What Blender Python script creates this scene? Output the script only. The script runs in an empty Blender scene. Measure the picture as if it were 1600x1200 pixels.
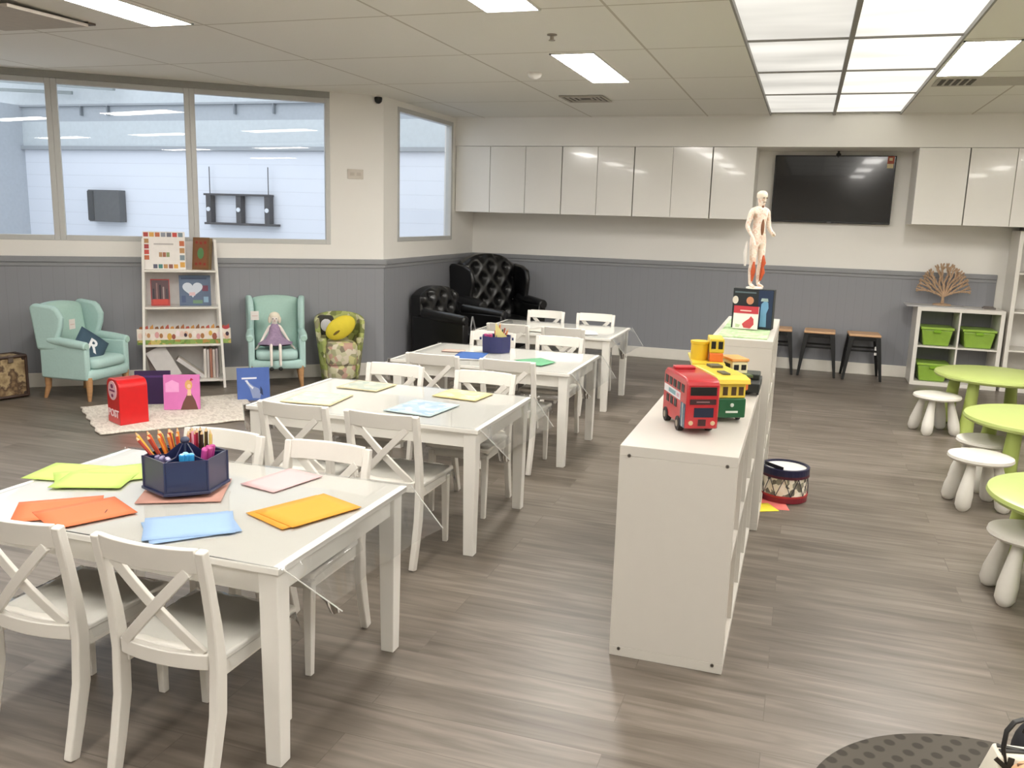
import bpy, bmesh, math, random
from mathutils import Vector, Matrix, Euler
random.seed(7)
PI = math.pi
C = bpy.context.scene.collection
SC = bpy.context.scene

# ---------------------------------------------------------------- camera, world, exposure
CAM_H = 1.58
def cam_axes(yaw, pitch, roll):
    cy, sy = math.cos(yaw), math.sin(yaw); cp, sp = math.cos(pitch), math.sin(pitch); cr, sr = math.cos(roll), math.sin(roll)
    A = Matrix(((cy, -sy, 0), (0, 0, -1), (sy, cy, 0)))
    B = Matrix(((1, 0, 0), (0, cp, -sp), (0, sp, cp)))
    D = Matrix(((cr, -sr, 0), (sr, cr, 0), (0, 0, 1)))
    return D @ B @ A
Mx = cam_axes(-0.3179675, 0.189963, 0.0292493)
cd = bpy.data.cameras.new('camera'); cam = bpy.data.objects.new('camera', cd); C.objects.link(cam)
R3 = Matrix((Mx[0], -Mx[1], -Mx[2])).transposed()
cam.matrix_world = Matrix.Translation((0, 0, CAM_H)) @ R3.to_4x4()
cd.sensor_fit = 'HORIZONTAL'; cd.sensor_width = 36.0; cd.lens = 1359.91 / 1600 * 36; cd.clip_start = .05
SC.camera = cam
w = bpy.data.worlds.new('world'); SC.world = w; w.use_nodes = True
w.node_tree.nodes['Background'].inputs[0].default_value = (.87, .92, 1.0, 1)
w.node_tree.nodes['Background'].inputs[1].default_value = 1.2
SC.view_settings.view_transform = 'Standard'; SC.view_settings.look = 'None'
SC.view_settings.gamma = 1; SC.view_settings.use_curve_mapping = False
SC.view_settings.exposure = 0.72
LAMP = 19.0          # troffer diffusers
PANEL_L, PANEL_R = .50, .70   # luminous ceiling panels

# ---------------------------------------------------------------- materials
def lin(c):
    if isinstance(c, str):
        c = [int(c[i:i+2], 16) / 255 for i in (0, 2, 4)]
    return tuple((v / 12.92 if v <= .04045 else ((v + .055) / 1.055) ** 2.4) for v in c) + (1,)
MATS = {}
def mat(name, col, rough=.5, metal=0, var=.04, scale=18, bump=0, coat=0, stretch=None, spec=.5, trans=0, alpha=1):
    if name in MATS: return MATS[name]
    m = bpy.data.materials.new(name); m.use_nodes = True; nt = m.node_tree; b = nt.nodes['Principled BSDF']
    b.inputs['Roughness'].default_value = rough; b.inputs['Metallic'].default_value = metal
    b.inputs['Coat Weight'].default_value = coat; b.inputs['Specular IOR Level'].default_value = spec
    b.inputs['Transmission Weight'].default_value = trans; b.inputs['Alpha'].default_value = alpha
    tc = nt.nodes.new('ShaderNodeTexCoord'); no = nt.nodes.new('ShaderNodeTexNoise')
    mp = nt.nodes.new('ShaderNodeMapping'); nt.links.new(tc.outputs['Object'], mp.inputs[0]); nt.links.new(mp.outputs[0], no.inputs[0])
    if stretch: mp.inputs['Scale'].default_value = stretch
    no.inputs['Scale'].default_value = scale; no.inputs['Detail'].default_value = 3
    mix = nt.nodes.new('ShaderNodeMixRGB'); c = lin(col)
    mix.inputs[1].default_value = tuple(max(0, v * (1 - var * 2)) for v in c[:3]) + (1,)
    mix.inputs[2].default_value = tuple(min(1, v * (1 + var * 2)) for v in c[:3]) + (1,)
    nt.links.new(no.outputs[0], mix.inputs[0]); nt.links.new(mix.outputs[0], b.inputs['Base Color'])
    if bump:
        bp = nt.nodes.new('ShaderNodeBump'); bp.inputs['Strength'].default_value = bump; bp.inputs['Distance'].default_value = .01
        nt.links.new(no.outputs[0], bp.inputs['Height']); nt.links.new(bp.outputs[0], b.inputs['Normal'])
    MATS[name] = m; return m
def patch_mat(name, cols, scale=20, rough=.5, kind='VORONOI', stretch=None):
    """a printed or woven pattern: blotches of several colours"""
    if name in MATS: return MATS[name]
    m = bpy.data.materials.new(name); m.use_nodes = True; nt = m.node_tree; b = nt.nodes['Principled BSDF']
    b.inputs['Roughness'].default_value = rough
    tc = nt.nodes.new('ShaderNodeTexCoord'); mp = nt.nodes.new('ShaderNodeMapping'); nt.links.new(tc.outputs['Object'], mp.inputs[0])
    if stretch: mp.inputs['Scale'].default_value = stretch
    cr = nt.nodes.new('ShaderNodeValToRGB'); cr.color_ramp.interpolation = 'CONSTANT' if kind == 'VORONOI' else 'LINEAR'
    if kind == 'VORONOI':
        t = nt.nodes.new('ShaderNodeTexVoronoi'); t.inputs['Scale'].default_value = scale; nt.links.new(mp.outputs[0], t.inputs[0])
        sp = nt.nodes.new('ShaderNodeSeparateColor'); nt.links.new(t.outputs['Color'], sp.inputs[0]); nt.links.new(sp.outputs[0], cr.inputs[0])
    else:
        t = nt.nodes.new('ShaderNodeTexNoise'); t.inputs['Scale'].default_value = scale; t.inputs['Detail'].default_value = 4
        nt.links.new(mp.outputs[0], t.inputs[0]); nt.links.new(t.outputs[0], cr.inputs[0])
    el = cr.color_ramp.elements; n = len(cols)
    while len(el) < n: el.new(.5)
    for i, c in enumerate(cols):
        el[i].position = i / n if kind == 'VORONOI' else .3 + .4 * i / max(1, n - 1)
        el[i].color = lin(c)
    nt.links.new(cr.outputs[0], b.inputs['Base Color'])
    MATS[name] = m; return m
def emit_mat(name, col, strength, base=(.9, .9, .9)):
    m = bpy.data.materials.new(name); m.use_nodes = True; b = m.node_tree.nodes['Principled BSDF']
    b.inputs['Base Color'].default_value = tuple(base) + (1,); b.inputs['Emission Color'].default_value = lin(col)
    b.inputs['Emission Strength'].default_value = strength; return m
def clear_mat(name, tint=(1, 1, 1), gloss=1.0, rough=.02, ior=1.45, body=0.0, bodycol=(.9, .9, .9)):
    m = bpy.data.materials.new(name); m.use_nodes = True; nt = m.node_tree; nt.nodes.remove(nt.nodes['Principled BSDF'])
    out = nt.nodes['Material Output']; tr = nt.nodes.new('ShaderNodeBsdfTransparent'); tr.inputs[0].default_value = tuple(tint) + (1,)
    gl = nt.nodes.new('ShaderNodeBsdfGlossy'); gl.inputs['Roughness'].default_value = rough
    gl.inputs[0].default_value = (gloss, gloss, gloss, 1)
    fr = nt.nodes.new('ShaderNodeFresnel'); fr.inputs[0].default_value = ior
    mx = nt.nodes.new('ShaderNodeMixShader'); nt.links.new(fr.outputs[0], mx.inputs[0])
    if body:
        df = nt.nodes.new('ShaderNodeBsdfDiffuse'); df.inputs[0].default_value = tuple(bodycol) + (1,)
        m2 = nt.nodes.new('ShaderNodeMixShader'); m2.inputs[0].default_value = body
        nt.links.new(tr.outputs[0], m2.inputs[1]); nt.links.new(df.outputs[0], m2.inputs[2]); nt.links.new(m2.outputs[0], mx.inputs[1])
    else: nt.links.new(tr.outputs[0], mx.inputs[1])
    nt.links.new(gl.outputs[0], mx.inputs[2]); nt.links.new(mx.outputs[0], out.inputs[0])
    return m

def floor_mat():
    m = bpy.data.materials.new('vinyl_plank'); m.use_nodes = True; nt = m.node_tree; N = nt.nodes; L = nt.links; b = N['Principled BSDF']
    tc = N.new('ShaderNodeTexCoord')
    br = N.new('ShaderNodeTexBrick'); br.offset = .37; br.inputs['Scale'].default_value = 1; br.inputs['Brick Width'].default_value = 1.22
    br.inputs['Row Height'].default_value = .18; br.inputs['Mortar Size'].default_value = .0015; br.inputs['Mortar Smooth'].default_value = .3
    br.inputs['Color1'].default_value = (0, 0, 0, 1); br.inputs['Color2'].default_value = (1, 1, 1, 1); br.inputs['Mortar'].default_value = (.35, .35, .35, 1)
    L.new(tc.outputs['Object'], br.inputs[0])
    def noise(scale, st, det=5, dist=0.0):
        mp = N.new('ShaderNodeMapping'); mp.inputs['Scale'].default_value = st; L.new(tc.outputs['Object'], mp.inputs[0])
        n = N.new('ShaderNodeTexNoise'); n.inputs['Scale'].default_value = scale; n.inputs['Detail'].default_value = det; n.inputs['Distortion'].default_value = dist
        ad = N.new('ShaderNodeVectorMath'); ad.operation = 'ADD'; sc = N.new('ShaderNodeVectorMath'); sc.operation = 'SCALE'; sc.inputs[3].default_value = 3.0
        L.new(br.outputs['Color'], sc.inputs[0]); L.new(mp.outputs[0], ad.inputs[0]); L.new(sc.outputs[0], ad.inputs[1]); L.new(ad.outputs[0], n.inputs[0]); return n
    g = noise(4.2, (.5, 6.0, 1), 7, .7); s = noise(2.0, (.8, 1.9, 1), 3)
    cr = N.new('ShaderNodeValToRGB'); e = cr.color_ramp.elements
    e[0].position = .29; e[0].color = lin(FLOOR[0]); e[1].position = .71; e[1].color = lin(FLOOR[2]); k = e.new(.5); k.color = lin(FLOOR[1])
    ma = N.new('ShaderNodeMath'); ma.operation = 'MULTIPLY_ADD'; ma.inputs[1].default_value = .35; L.new(s.outputs[0], ma.inputs[0])
    mb = N.new('ShaderNodeMath'); mb.operation = 'MULTIPLY'; mb.inputs[1].default_value = .65; L.new(g.outputs[0], mb.inputs[0]); L.new(mb.outputs[0], ma.inputs[2])
    bw = N.new('ShaderNodeMath'); bw.operation = 'MULTIPLY_ADD'; bw.inputs[1].default_value = .10; L.new(br.outputs['Color'], bw.inputs[0])
    sb = N.new('ShaderNodeMath'); sb.operation = 'SUBTRACT'; sb.inputs[1].default_value = .05; L.new(ma.outputs[0], sb.inputs[0]); L.new(sb.outputs[0], bw.inputs[2])
    L.new(bw.outputs[0], cr.inputs[0])
    dk = N.new('ShaderNodeMixRGB'); dk.blend_type = 'MULTIPLY'; dk.inputs[2].default_value = (.72, .7, .68, 1)
    L.new(cr.outputs[0], dk.inputs[1]); L.new(br.outputs['Fac'], dk.inputs[0]); L.new(dk.outputs[0], b.inputs['Base Color'])
    b.inputs['Roughness'].default_value = .38
    bp = N.new('ShaderNodeBump'); bp.inputs['Strength'].default_value = .12; bp.inputs['Distance'].default_value = .004
    L.new(g.outputs[0], bp.inputs['Height']); L.new(bp.outputs[0], b.inputs['Normal'])
    return m
FLOOR = ('52493f', '6e655b', '887e74')

def wave_bump(name, col, axis, pitch, rough=.55, depth=.4, width=.06, dark=.8):
    """painted boarding with grooves every <pitch> metres along an object axis"""
    m = bpy.data.materials.new(name); m.use_nodes = True; nt = m.node_tree; N = nt.nodes; L = nt.links; b = N['Principled BSDF']
    tc = N.new('ShaderNodeTexCoord'); sp = N.new('ShaderNodeSeparateXYZ'); L.new(tc.outputs['Object'], sp.inputs[0])
    d = N.new('ShaderNodeMath'); d.operation = 'DIVIDE'; d.inputs[1].default_value = pitch; L.new(sp.outputs[axis], d.inputs[0])
    f = N.new('ShaderNodeMath'); f.operation = 'FRACT'; L.new(d.outputs[0], f.inputs[0])
    g = N.new('ShaderNodeMath'); g.operation = 'LESS_THAN'; g.inputs[1].default_value = width; L.new(f.outputs[0], g.inputs[0])
    mx = N.new('ShaderNodeMixRGB'); c = lin(col); mx.inputs[1].default_value = c; mx.inputs[2].default_value = tuple(v * dark for v in c[:3]) + (1,)
    L.new(g.outputs[0], mx.inputs[0]); L.new(mx.outputs[0], b.inputs['Base Color']); b.inputs['Roughness'].default_value = rough
    bp = N.new('ShaderNodeBump'); bp.invert = True; bp.inputs['Strength'].default_value = depth; bp.inputs['Distance'].default_value = .005
    L.new(g.outputs[0], bp.inputs['Height']); L.new(bp.outputs[0], b.inputs['Normal'])
    return m
def ceiling_mat():
    m = bpy.data.materials.new('ceiling_tile'); m.use_nodes = True; nt = m.node_tree; N = nt.nodes; L = nt.links; b = N['Principled BSDF']
    tc = N.new('ShaderNodeTexCoord'); sp = N.new('ShaderNodeSeparateXYZ'); L.new(tc.outputs['Object'], sp.inputs[0]); res = []
    for ax, off, pitch in ((0, .146 + 1.228 * 20, 1.228), (1, -4.645 + 1.18 * 20, 1.18)):
        a = N.new('ShaderNodeMath'); a.operation = 'ADD'; a.inputs[1].default_value = (-.146 if ax == 0 else -4.645) + pitch * 20 + .008
        L.new(sp.outputs[ax], a.inputs[0]); d = N.new('ShaderNodeMath'); d.operation = 'DIVIDE'; d.inputs[1].default_value = pitch; L.new(a.outputs[0], d.inputs[0])
        f = N.new('ShaderNodeMath'); f.operation = 'FRACT'; L.new(d.outputs[0], f.inputs[0])
        g = N.new('ShaderNodeMath'); g.operation = 'LESS_THAN'; g.inputs[1].default_value = .016 / pitch; L.new(f.outputs[0], g.inputs[0]); res.append(g)
    mxm = N.new('ShaderNodeMath'); mxm.operation = 'MAXIMUM'; L.new(res[0].outputs[0], mxm.inputs[0]); L.new(res[1].outputs[0], mxm.inputs[1])
    mx = N.new('ShaderNodeMixRGB'); mx.inputs[1].default_value = lin('ebe8e0'); mx.inputs[2].default_value = lin('c6bfb2')
    L.new(mxm.outputs[0], mx.inputs[0]); L.new(mx.outputs[0], b.inputs['Base Color']); b.inputs['Roughness'].default_value = .9
    no = N.new('ShaderNodeTexNoise'); no.inputs['Scale'].default_value = 90; L.new(tc.outputs['Object'], no.inputs[0])
    bp = N.new('ShaderNodeBump'); bp.inputs['Strength'].default_value = .08; L.new(no.outputs[0], bp.inputs['Height']); L.new(bp.outputs[0], b.inputs['Normal'])
    return m

# ---------------------------------------------------------------- mesh helpers
class MB:
    def __init__(s): s.bm = bmesh.new(); s.mats = []; s.cur = 0
    def m(s, material):
        if material not in s.mats: s.mats.append(material)
        s.cur = s.mats.index(material); return s
    def face(s, vs):
        try: f = s.bm.faces.new(vs); f.material_index = s.cur; return f
        except ValueError: return None
    def v(s, p): return s.bm.verts.new(p)
    def box(s, x0, x1, y0, y1, z0, z1, M=None):
        P = [(x, y, z) for x in (x0, x1) for y in (y0, y1) for z in (z0, z1)]
        V = [s.v((M @ Vector(p)) if M else p) for p in P]
        for q in ((0, 1, 3, 2), (4, 6, 7, 5), (0, 4, 5, 1), (2, 3, 7, 6), (0, 2, 6, 4), (1, 5, 7, 3)): s.face([V[i] for i in q])
        return s
    def cbox(s, c, d, M=None):
        return s.box(c[0]-d[0]/2, c[0]+d[0]/2, c[1]-d[1]/2, c[1]+d[1]/2, c[2]-d[2]/2, c[2]+d[2]/2, M)
    def loops(s, rings, closed=True, caps=True):
        R = [[s.v(p) for p in r] for r in rings]; n = len(R[0])
        for a, b in zip(R, R[1:]):
            for i in range(n if closed else n - 1): s.face([a[i], a[(i+1) % n], b[(i+1) % n], b[i]])
        if caps: s.face(R[0][::-1]); s.face(R[-1])
        return s
    def sweep(s, pts, w, h, side=(1, 0, 0)):
        """rectangular section: w along <side>, h along normal; w,h may be lists"""
        pts = [Vector(p) for p in pts]; sd = Vector(side).normalized(); rings = []
        for i, p in enumerate(pts):
            t = (pts[min(i+1, len(pts)-1)] - pts[max(i-1, 0)]).normalized(); n = sd.cross(t).normalized()
            a = (w[i] if isinstance(w, (list, tuple)) else w) / 2; b = (h[i] if isinstance(h, (list, tuple)) else h) / 2
            rings.append([p - sd*a - n*b, p + sd*a - n*b, p + sd*a + n*b, p - sd*a + n*b])
        return s.loops(rings)
    def bar(s, p, q, w, h, side=(1, 0, 0)):
        p, q = Vector(p), Vector(q); t = (q - p).normalized(); sd = Vector(side); sd = (sd - t * sd.dot(t)).normalized()
        return s.sweep([p, q], w, h, sd)
    def tube(s, pts, r, n=10, caps=True):
        pts = [Vector(p) for p in pts]; rings = []; ref = Vector((0, 0, 1))
        t0 = (pts[1] - pts[0]).normalized()
        if abs(t0.z) > .9: ref = Vector((1, 0, 0))
        u = (ref - t0 * ref.dot(t0)).normalized()
        for i, p in enumerate(pts):
            t = (pts[min(i+1, len(pts)-1)] - pts[max(i-1, 0)]).normalized(); u = (u - t * u.dot(t)).normalized(); v = t.cross(u)
            rr = r[i] if isinstance(r, (list, tuple)) else r
            rings.append([p + (u * math.cos(2*PI*k/n) + v * math.sin(2*PI*k/n)) * rr for k in range(n)])
        return s.loops(rings, True, caps)
    def lathe(s, prof, n=24, c=(0, 0, 0), M=None, caps=True):
        rings = [[(Vector((r*math.cos(2*PI*k/n), r*math.sin(2*PI*k/n), z)) + Vector(c)) for k in range(n)] for r, z in prof]
        if M: rings = [[M @ p for p in r] for r in rings]
        return s.loops(rings, True, caps)
    def prism(s, pts, d0, d1, axis='y', M=None):
        """pts 2-d outline; axis = extrusion axis"""
        def mk(a, b, d):
            p = {'x': (d, a, b), 'y': (a, d, b), 'z': (a, b, d)}[axis]; return (M @ Vector(p)) if M else p
        return s.loops([[mk(a, b, d0) for a, b in pts], [mk(a, b, d1) for a, b in pts]])
    def ell(s, c, d, e=1.0, e2=1.0, nu=20, nv=12, M=None):
        """superellipsoid: e/e2 < 1 squarer"""
        sg = lambda v, p: math.copysign(abs(v) ** p, v)
        rings = []
        for j in range(1, nv):
            ph = -PI/2 + PI*j/nv; cz, sz = sg(math.cos(ph), e2), sg(math.sin(ph), e2)
            rings.append([Vector((c[0]+d[0]*cz*sg(math.cos(2*PI*k/nu), e), c[1]+d[1]*cz*sg(math.sin(2*PI*k/nu), e), c[2]+d[2]*sz)) for k in range(nu)])
        if M: rings = [[M @ p for p in r] for r in rings]
        return s.loops(rings)
    def grid(s, nx, ny, f):
        V = [[s.v(f(i/nx, j/ny)) for j in range(ny+1)] for i in range(nx+1)]
        for i in range(nx):
            for j in range(ny): s.face([V[i][j], V[i+1][j], V[i+1][j+1], V[i][j+1]])
        return s
    def build(s, name, parent=None, bevel=0, smooth=False, sub=0, solid=0, seg=2, ang=35):
        bmesh.ops.recalc_face_normals(s.bm, faces=s.bm.faces[:])
        me = bpy.data.meshes.new(name); s.bm.to_mesh(me); s.bm.free()
        for m_ in s.mats: me.materials.append(m_)
        o = bpy.data.objects.new(name, me); C.objects.link(o)
        if parent: o.parent = parent
        if solid: md = o.modifiers.new('s', 'SOLIDIFY'); md.thickness = solid; md.offset = 0
        if bevel: md = o.modifiers.new('b', 'BEVEL'); md.width = bevel; md.segments = seg; md.limit_method = 'ANGLE'; md.angle_limit = math.radians(40)
        if sub: md = o.modifiers.new('u', 'SUBSURF'); md.levels = sub; md.render_levels = sub
        if smooth:
            for p in me.polygons: p.use_smooth = True
            if not sub: me.set_sharp_from_angle(angle=math.radians(ang))
        return o
def tag(o, label=None, cat=None, group=None, kind=None):
    if label: o['label'] = label
    if cat: o['category'] = cat
    if group: o['group'] = group
    if kind: o['kind'] = kind
    return o
def thing(name, label, cat, loc=(0, 0, 0), rz=0, group=None):
    o = bpy.data.objects.new(name, None); C.objects.link(o); o.location = loc; o.rotation_euler = (0, 0, rz); o.empty_display_size = .1
    return tag(o, label, cat, group)
def put(o, loc, rz=0, rx=0, ry=0): o.location = loc; o.rotation_euler = (rx, ry, rz); return o
def struct(o, parent=None):
    if not parent: o['kind'] = 'structure'
    return o
def kids(o): return [c for c in C.objects if c.parent == o]
def dup(root, loc, rz, label=None, group=None):
    r = root.copy(); C.objects.link(r); r.location = loc; r.rotation_euler = (root.rotation_euler[0], root.rotation_euler[1], rz)
    if label: r['label'] = label
    if group: r['group'] = group
    for ch in kids(root):
        c = ch.copy(); C.objects.link(c); c.parent = r
        for g in kids(ch):
            d = g.copy(); C.objects.link(d); d.parent = c
    return r
def text(s, size, depth, material, parent, loc, rot, name='lettering', bold=False):
    cu = bpy.data.curves.new(name, 'FONT'); cu.body = s; cu.size = size; cu.extrude = depth; cu.align_x = 'CENTER'; cu.align_y = 'CENTER'; cu.resolution_u = 4
    if bold: cu.offset = size * .02
    t = bpy.data.objects.new(name, cu); C.objects.link(t); dg = bpy.context.evaluated_depsgraph_get()
    me = bpy.data.meshes.new_from_object(t.evaluated_get(dg)); bpy.data.objects.remove(t)
    o = bpy.data.objects.new(name, me); C.objects.link(o); me.materials.clear(); me.materials.append(material)
    o.parent = parent; o.location = loc; o.rotation_euler = rot; return o
def skin(name, joints, edges, material, parent=None, sub=2):
    """continuous body grown from joints {name:(x,y,z,r)}"""
    me = bpy.data.meshes.new(name); keys = list(joints)
    me.from_pydata([joints[k][:3] for k in keys], [(keys.index(a), keys.index(b)) for a, b in edges], [])
    o = bpy.data.objects.new(name, me); C.objects.link(o); md = o.modifiers.new('skin', 'SKIN')
    for i, k in enumerate(keys):
        r = joints[k][3]; r = r if isinstance(r, tuple) else (r, r); me.skin_vertices[0].data[i].radius = r; me.skin_vertices[0].data[i].use_root = (i == 0)
    md.use_smooth_shade = True; su = o.modifiers.new('u', 'SUBSURF'); su.levels = sub; su.render_levels = sub
    me.materials.append(material)
    if parent: o.parent = parent
    return o
# ---------------------------------------------------------------- common materials
WALLW = mat('wall_paint', 'ece9e3', .6, var=.01, scale=3)
SHELFW = mat('shelf_melamine', 'c6c1b8', .4, var=.01)
WHITE = mat('white_lacquer', 'e2ded6', .35, var=.01)
CHAIRW = mat('chair_paint', 'e0dcd4', .38, var=.015)
TOPW = mat('table_paint', 'e6e3dc', .3, var=.01)
GLOSSW = mat('gloss_white_door', 'e9e6e0', .12, var=.005, coat=.3)
ALU = mat('aluminium_frame', 'c2c2bf', .4, .2, var=.02)
BASEB = mat('baseboard_paint', 'e8e3d9', .45, var=.02)
BLACK = mat('black_plastic', '121212', .35)
DARKG = mat('dark_grey', '3a3a3c', .5)
WAIN = wave_bump('wainscot_paint', '8c8d92', 0, .09, dark=.93)
RAIL = mat('rail_paint', '8e8f92', .45, var=.02)
PLASTIC = clear_mat('clear_film', (.96, .97, .97), gloss=1, rough=.08, ior=1.5, body=.07)
HEM = mat('film_hem', 'eeeeea', .25, alpha=.6)
GLASS = clear_mat('window_glass', (.95, .97, .98), gloss=1, rough=.0, ior=1.52)
WOOD = mat('light_wood', 'b98d62', .45, var=.12, scale=8, stretch=(1, 1, 8))

# ---------------------------------------------------------------- room
ZC = 2.655; XS = -3.886; CY = 7.70; YB = 10.1; YF = 9.5; XR = 4.6; YN = -3.2
UX, UY = math.cos(math.atan(.81)), math.sin(math.atan(.81))       # along the slanting window wall, towards its corner
ANG = math.atan(.81); XL = -7.6; LEN = (XS - XL) / UX
b = MB().m(floor_mat()); b.box(XL - .3, XR + .2, YN - .2, YB + .2, -.1, 0); struct(b.build('floor'))
b = MB().m(ceiling_mat())
PX0, PX1 = -.465, .758; PY0 = YF
zs = ZC
b.box(XL - 1.5, PX0, YN - .2, YB + .2, zs, zs + .12); b.box(PX1, XR + .2, YN - .2, YB + .2, zs, zs + .12)
b.box(PX0, PX1, YN - .2, -1.25, zs, zs + .12); b.box(PX0, PX1, YF, YB + .2, zs, zs + .12)
b.box(PX0 - .1, PX1 + .1, -1.3, YF + .1, zs + .12, zs + .2)
# roof stops at the window walls: trim the part beyond them by building the ceiling as prisms
b.bm.clear()
wl = lambda x: CY - (XS - x) * .81
b.prism([(XL, YN - .2), (PX0, YN - .2), (PX0, YB + .2), (XS - .06, YB + .2), (XS - .06, CY + .05), (XL, wl(XL) + .06)], zs, zs + .12, 'z')
b.box(PX1, XR + .2, YN - .2, YB + .2, zs, zs + .12); b.box(PX0, PX1, YN - .2, -1.25, zs, zs + .12); b.box(PX0, PX1, YF, YB + .2, zs, zs + .12)
b.box(PX0 - .05, PX1 + .05, -1.3, YF + .05, zs + .12, zs + .2)
struct(b.build('ceiling'))
# back wall with bulkhead
WX = 1.88
b = MB().m(WALLW); b.box(XS - .1, XR + .1, YB, YB + .1, 0, ZC)
struct(b.build('wall_back'))
b = MB().m(WALLW); b.box(XS, XR, YF, YB, 2.352, ZC); struct(b.build('wall_bulkhead'))
b = MB().m(WAIN); b.box(XS, WX, YB - .012, YB, .12, 1.085); struct(b.build('trim_1'))
b = MB().m(RAIL); b.box(XS, WX, YB - .035, YB, 1.085, 1.135); b.box(XS, WX, YB - .022, YB, 1.05, 1.085); struct(b.build('trim_2', bevel=.006))
b = MB().m(BASEB); b.box(XS, XR, YB - .022, YB, 0, .125); struct(b.build('baseboard_back', bevel=.005))
b = MB().m(WALLW); b.box(XR, XR + .1, YN, YB, 0, ZC); struct(b.build('wall_right'))
b = MB().m(WALLW); b.box(XL, XR, YN - .1, YN, 0, ZC); struct(b.build('wall_front'))
b = MB().m(WALLW); b.box(XL - .1, XL, YN, wl(XL), 0, ZC); struct(b.build('wall_left'))
# side wall (faces right) with window 4
W0, W1, WZ0, WZ1 = 8.0, 9.42, 1.30, 2.60
b = MB().m(WALLW); x0, x1 = XS - .1, XS
b.box(x0, x1, CY, W0, 0, ZC); b.box(x0, x1, W1, YB, 0, ZC); b.box(x0, x1, W0, W1, 0, WZ0); b.box(x0, x1, W0, W1, WZ1, ZC)
struct(b.build('wall_side'))
WAINY = wave_bump('wainscot_paint_side', '8c8d92', 1, .09, dark=.93)
b = MB().m(WAINY); b.box(XS, XS + .012, CY, YB, .12, 1.085); struct(b.build('trim_3'))
b = MB().m(RAIL); b.box(XS, XS + .035, CY, YB, 1.085, 1.135); b.box(XS, XS + .022, CY, YB, 1.05, 1.085); struct(b.build('trim_4', bevel=.006))
b = MB().m(BASEB); b.box(XS, XS + .022, CY, YB, 0, .125); struct(b.build('baseboard_side', bevel=.005))
def frame(mb, axis_len0, axis_len1, z0, z1, t=.05, d=.07, M=None, yy=-.05):
    for a in ((axis_len0, axis_len0 + t, z0, z1), (axis_len1 - t, axis_len1, z0, z1), (axis_len0 + t, axis_len1 - t, z0, z0 + t), (axis_len0 + t, axis_len1 - t, z1 - t, z1)):
        mb.box(a[0], a[1], yy - d/2, yy + d/2, a[2], a[3], M)
# local frame of the slanting wall: x to the right along the wall, y away from the room
MD = Matrix.Translation((XS, CY, 0)) @ Matrix.Rotation(ANG, 4, 'Z')
MSD = Matrix.Translation((XS, 0, 0)) @ Matrix.Rotation(PI/2, 4, 'Z')
def window(name, a, c, z0, z1, M, t=.045, left=True):
    o = bpy.data.objects.new(name, None); C.objects.link(o); o.matrix_world = M @ Matrix.Translation((a, 0, 0)); o['kind'] = 'structure'
    f = MB().m(ALU); L = c - a; frame(f, 0, L, z0, z1, t, .07, None, .03); f.build('window_frame', o, bevel=.004)
    g = MB().m(GLASS); g.grid(1, 1, lambda u, v: (t * .6 + (L - 1.2*t) * u, .03, z0 + t*.6 + (z1 - z0 - 1.2*t) * v)); g.build('pane', o)
    return o
window('window_4', W0, W1, WZ0, WZ1, MSD)
# slanting wall: pieces (local x negative to the left)
xe = -.505                       # right end of glazing
b = MB().m(WALLW); b.box(xe, 0.0, 0, .1, 0, ZC); b.box(-LEN, xe, 0, .1, 0, 1.27); o = b.build('wall_slanted'); o.matrix_world = MD; struct(o)
b = MB().m(mat('head_trim', '9c9c97', .5)); b.box(-LEN, xe, -.01, .1, 2.60, ZC); o = b.build('trim_5'); o.matrix_world = MD; struct(o)
WAIND = wave_bump('wainscot_paint_slanted', '8c8d92', 0, .09, dark=.93)
b = MB().m(WAIND); b.box(-LEN, 0.0, -.012, 0, .12, 1.085); o = b.build('trim_6'); o.matrix_world = MD; struct(o)
b = MB().m(RAIL); b.box(-LEN, .02, -.035, 0, 1.085, 1.135); b.box(-LEN, .01, -.022, 0, 1.05, 1.085); o = b.build('trim_7', bevel=.006); o.matrix_world = MD; struct(o)
b = MB().m(BASEB); b.box(-LEN, .01, -.022, 0, 0, .125); o = b.build('baseboard_slanted', bevel=.005); o.matrix_world = MD; struct(o)
for i, (a, c) in enumerate(((-1.72, xe), (-2.80, -1.72), (-3.9, -2.80))): window('window_%d' % (3 - i), a, c, 1.27, 2.60, MD)

# hall beyond the glass
HALL = wave_bump('hall_cladding', 'dfe3ea', 2, .205, dark=.9, width=.05)
YO = 12.0
b = MB().m(HALL); b.box(-12.9, -3.0, YO, YO + .1, 0, 2.47); b.m(mat('hall_fascia', 'c3cacc', .6)); b.box(-12.9, -3.0, YO - .02, YO + .1, 2.53, 2.93)
b.m(mat('hall_band', 'a9afb4', .6)); b.box(-12.9, -3.0, YO, YO + .1, 2.93, 3.18); b.m(mat('hall_band_high', 'c2c8ca', .6)); b.box(-14, -3.0, YO - .03, YO + .1, 3.2, 5.2)
b.m(mat('hall_ledge', '9ba0a4', .6)); b.box(-12.9, -3.0, YO - .08, YO + .1, 2.47, 2.53); b.box(-14, -3.0, YO - .06, YO + .1, 3.17, 3.2)
struct(b.build('wall_hall'))
b = MB().m(mat('hall_side', 'b3b9bf', .6)); b.box(-13.0, -12.9, 5, YO, 0, 3.2); struct(b.build('wall_hall_side'))
b = MB().m(mat('hall_floor', 'aeb2b4', .7)); b.box(-16, XS - .1, 7.8, YO, -.1, 0); struct(b.build('floor_hall'))
b = MB().m(mat('hall_beam', '8d9493', .6)); b.bar((-13.6, 11.6, 3.62), (-10.7, 11.75, 3.42), .06, .09, (0, 1, 0)); b.bar((-13.6, 11.7, 3.45), (-11.6, 11.8, 3.36), .04, .05, (0, 1, 0))
struct(b.build('trim_8'))
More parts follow.
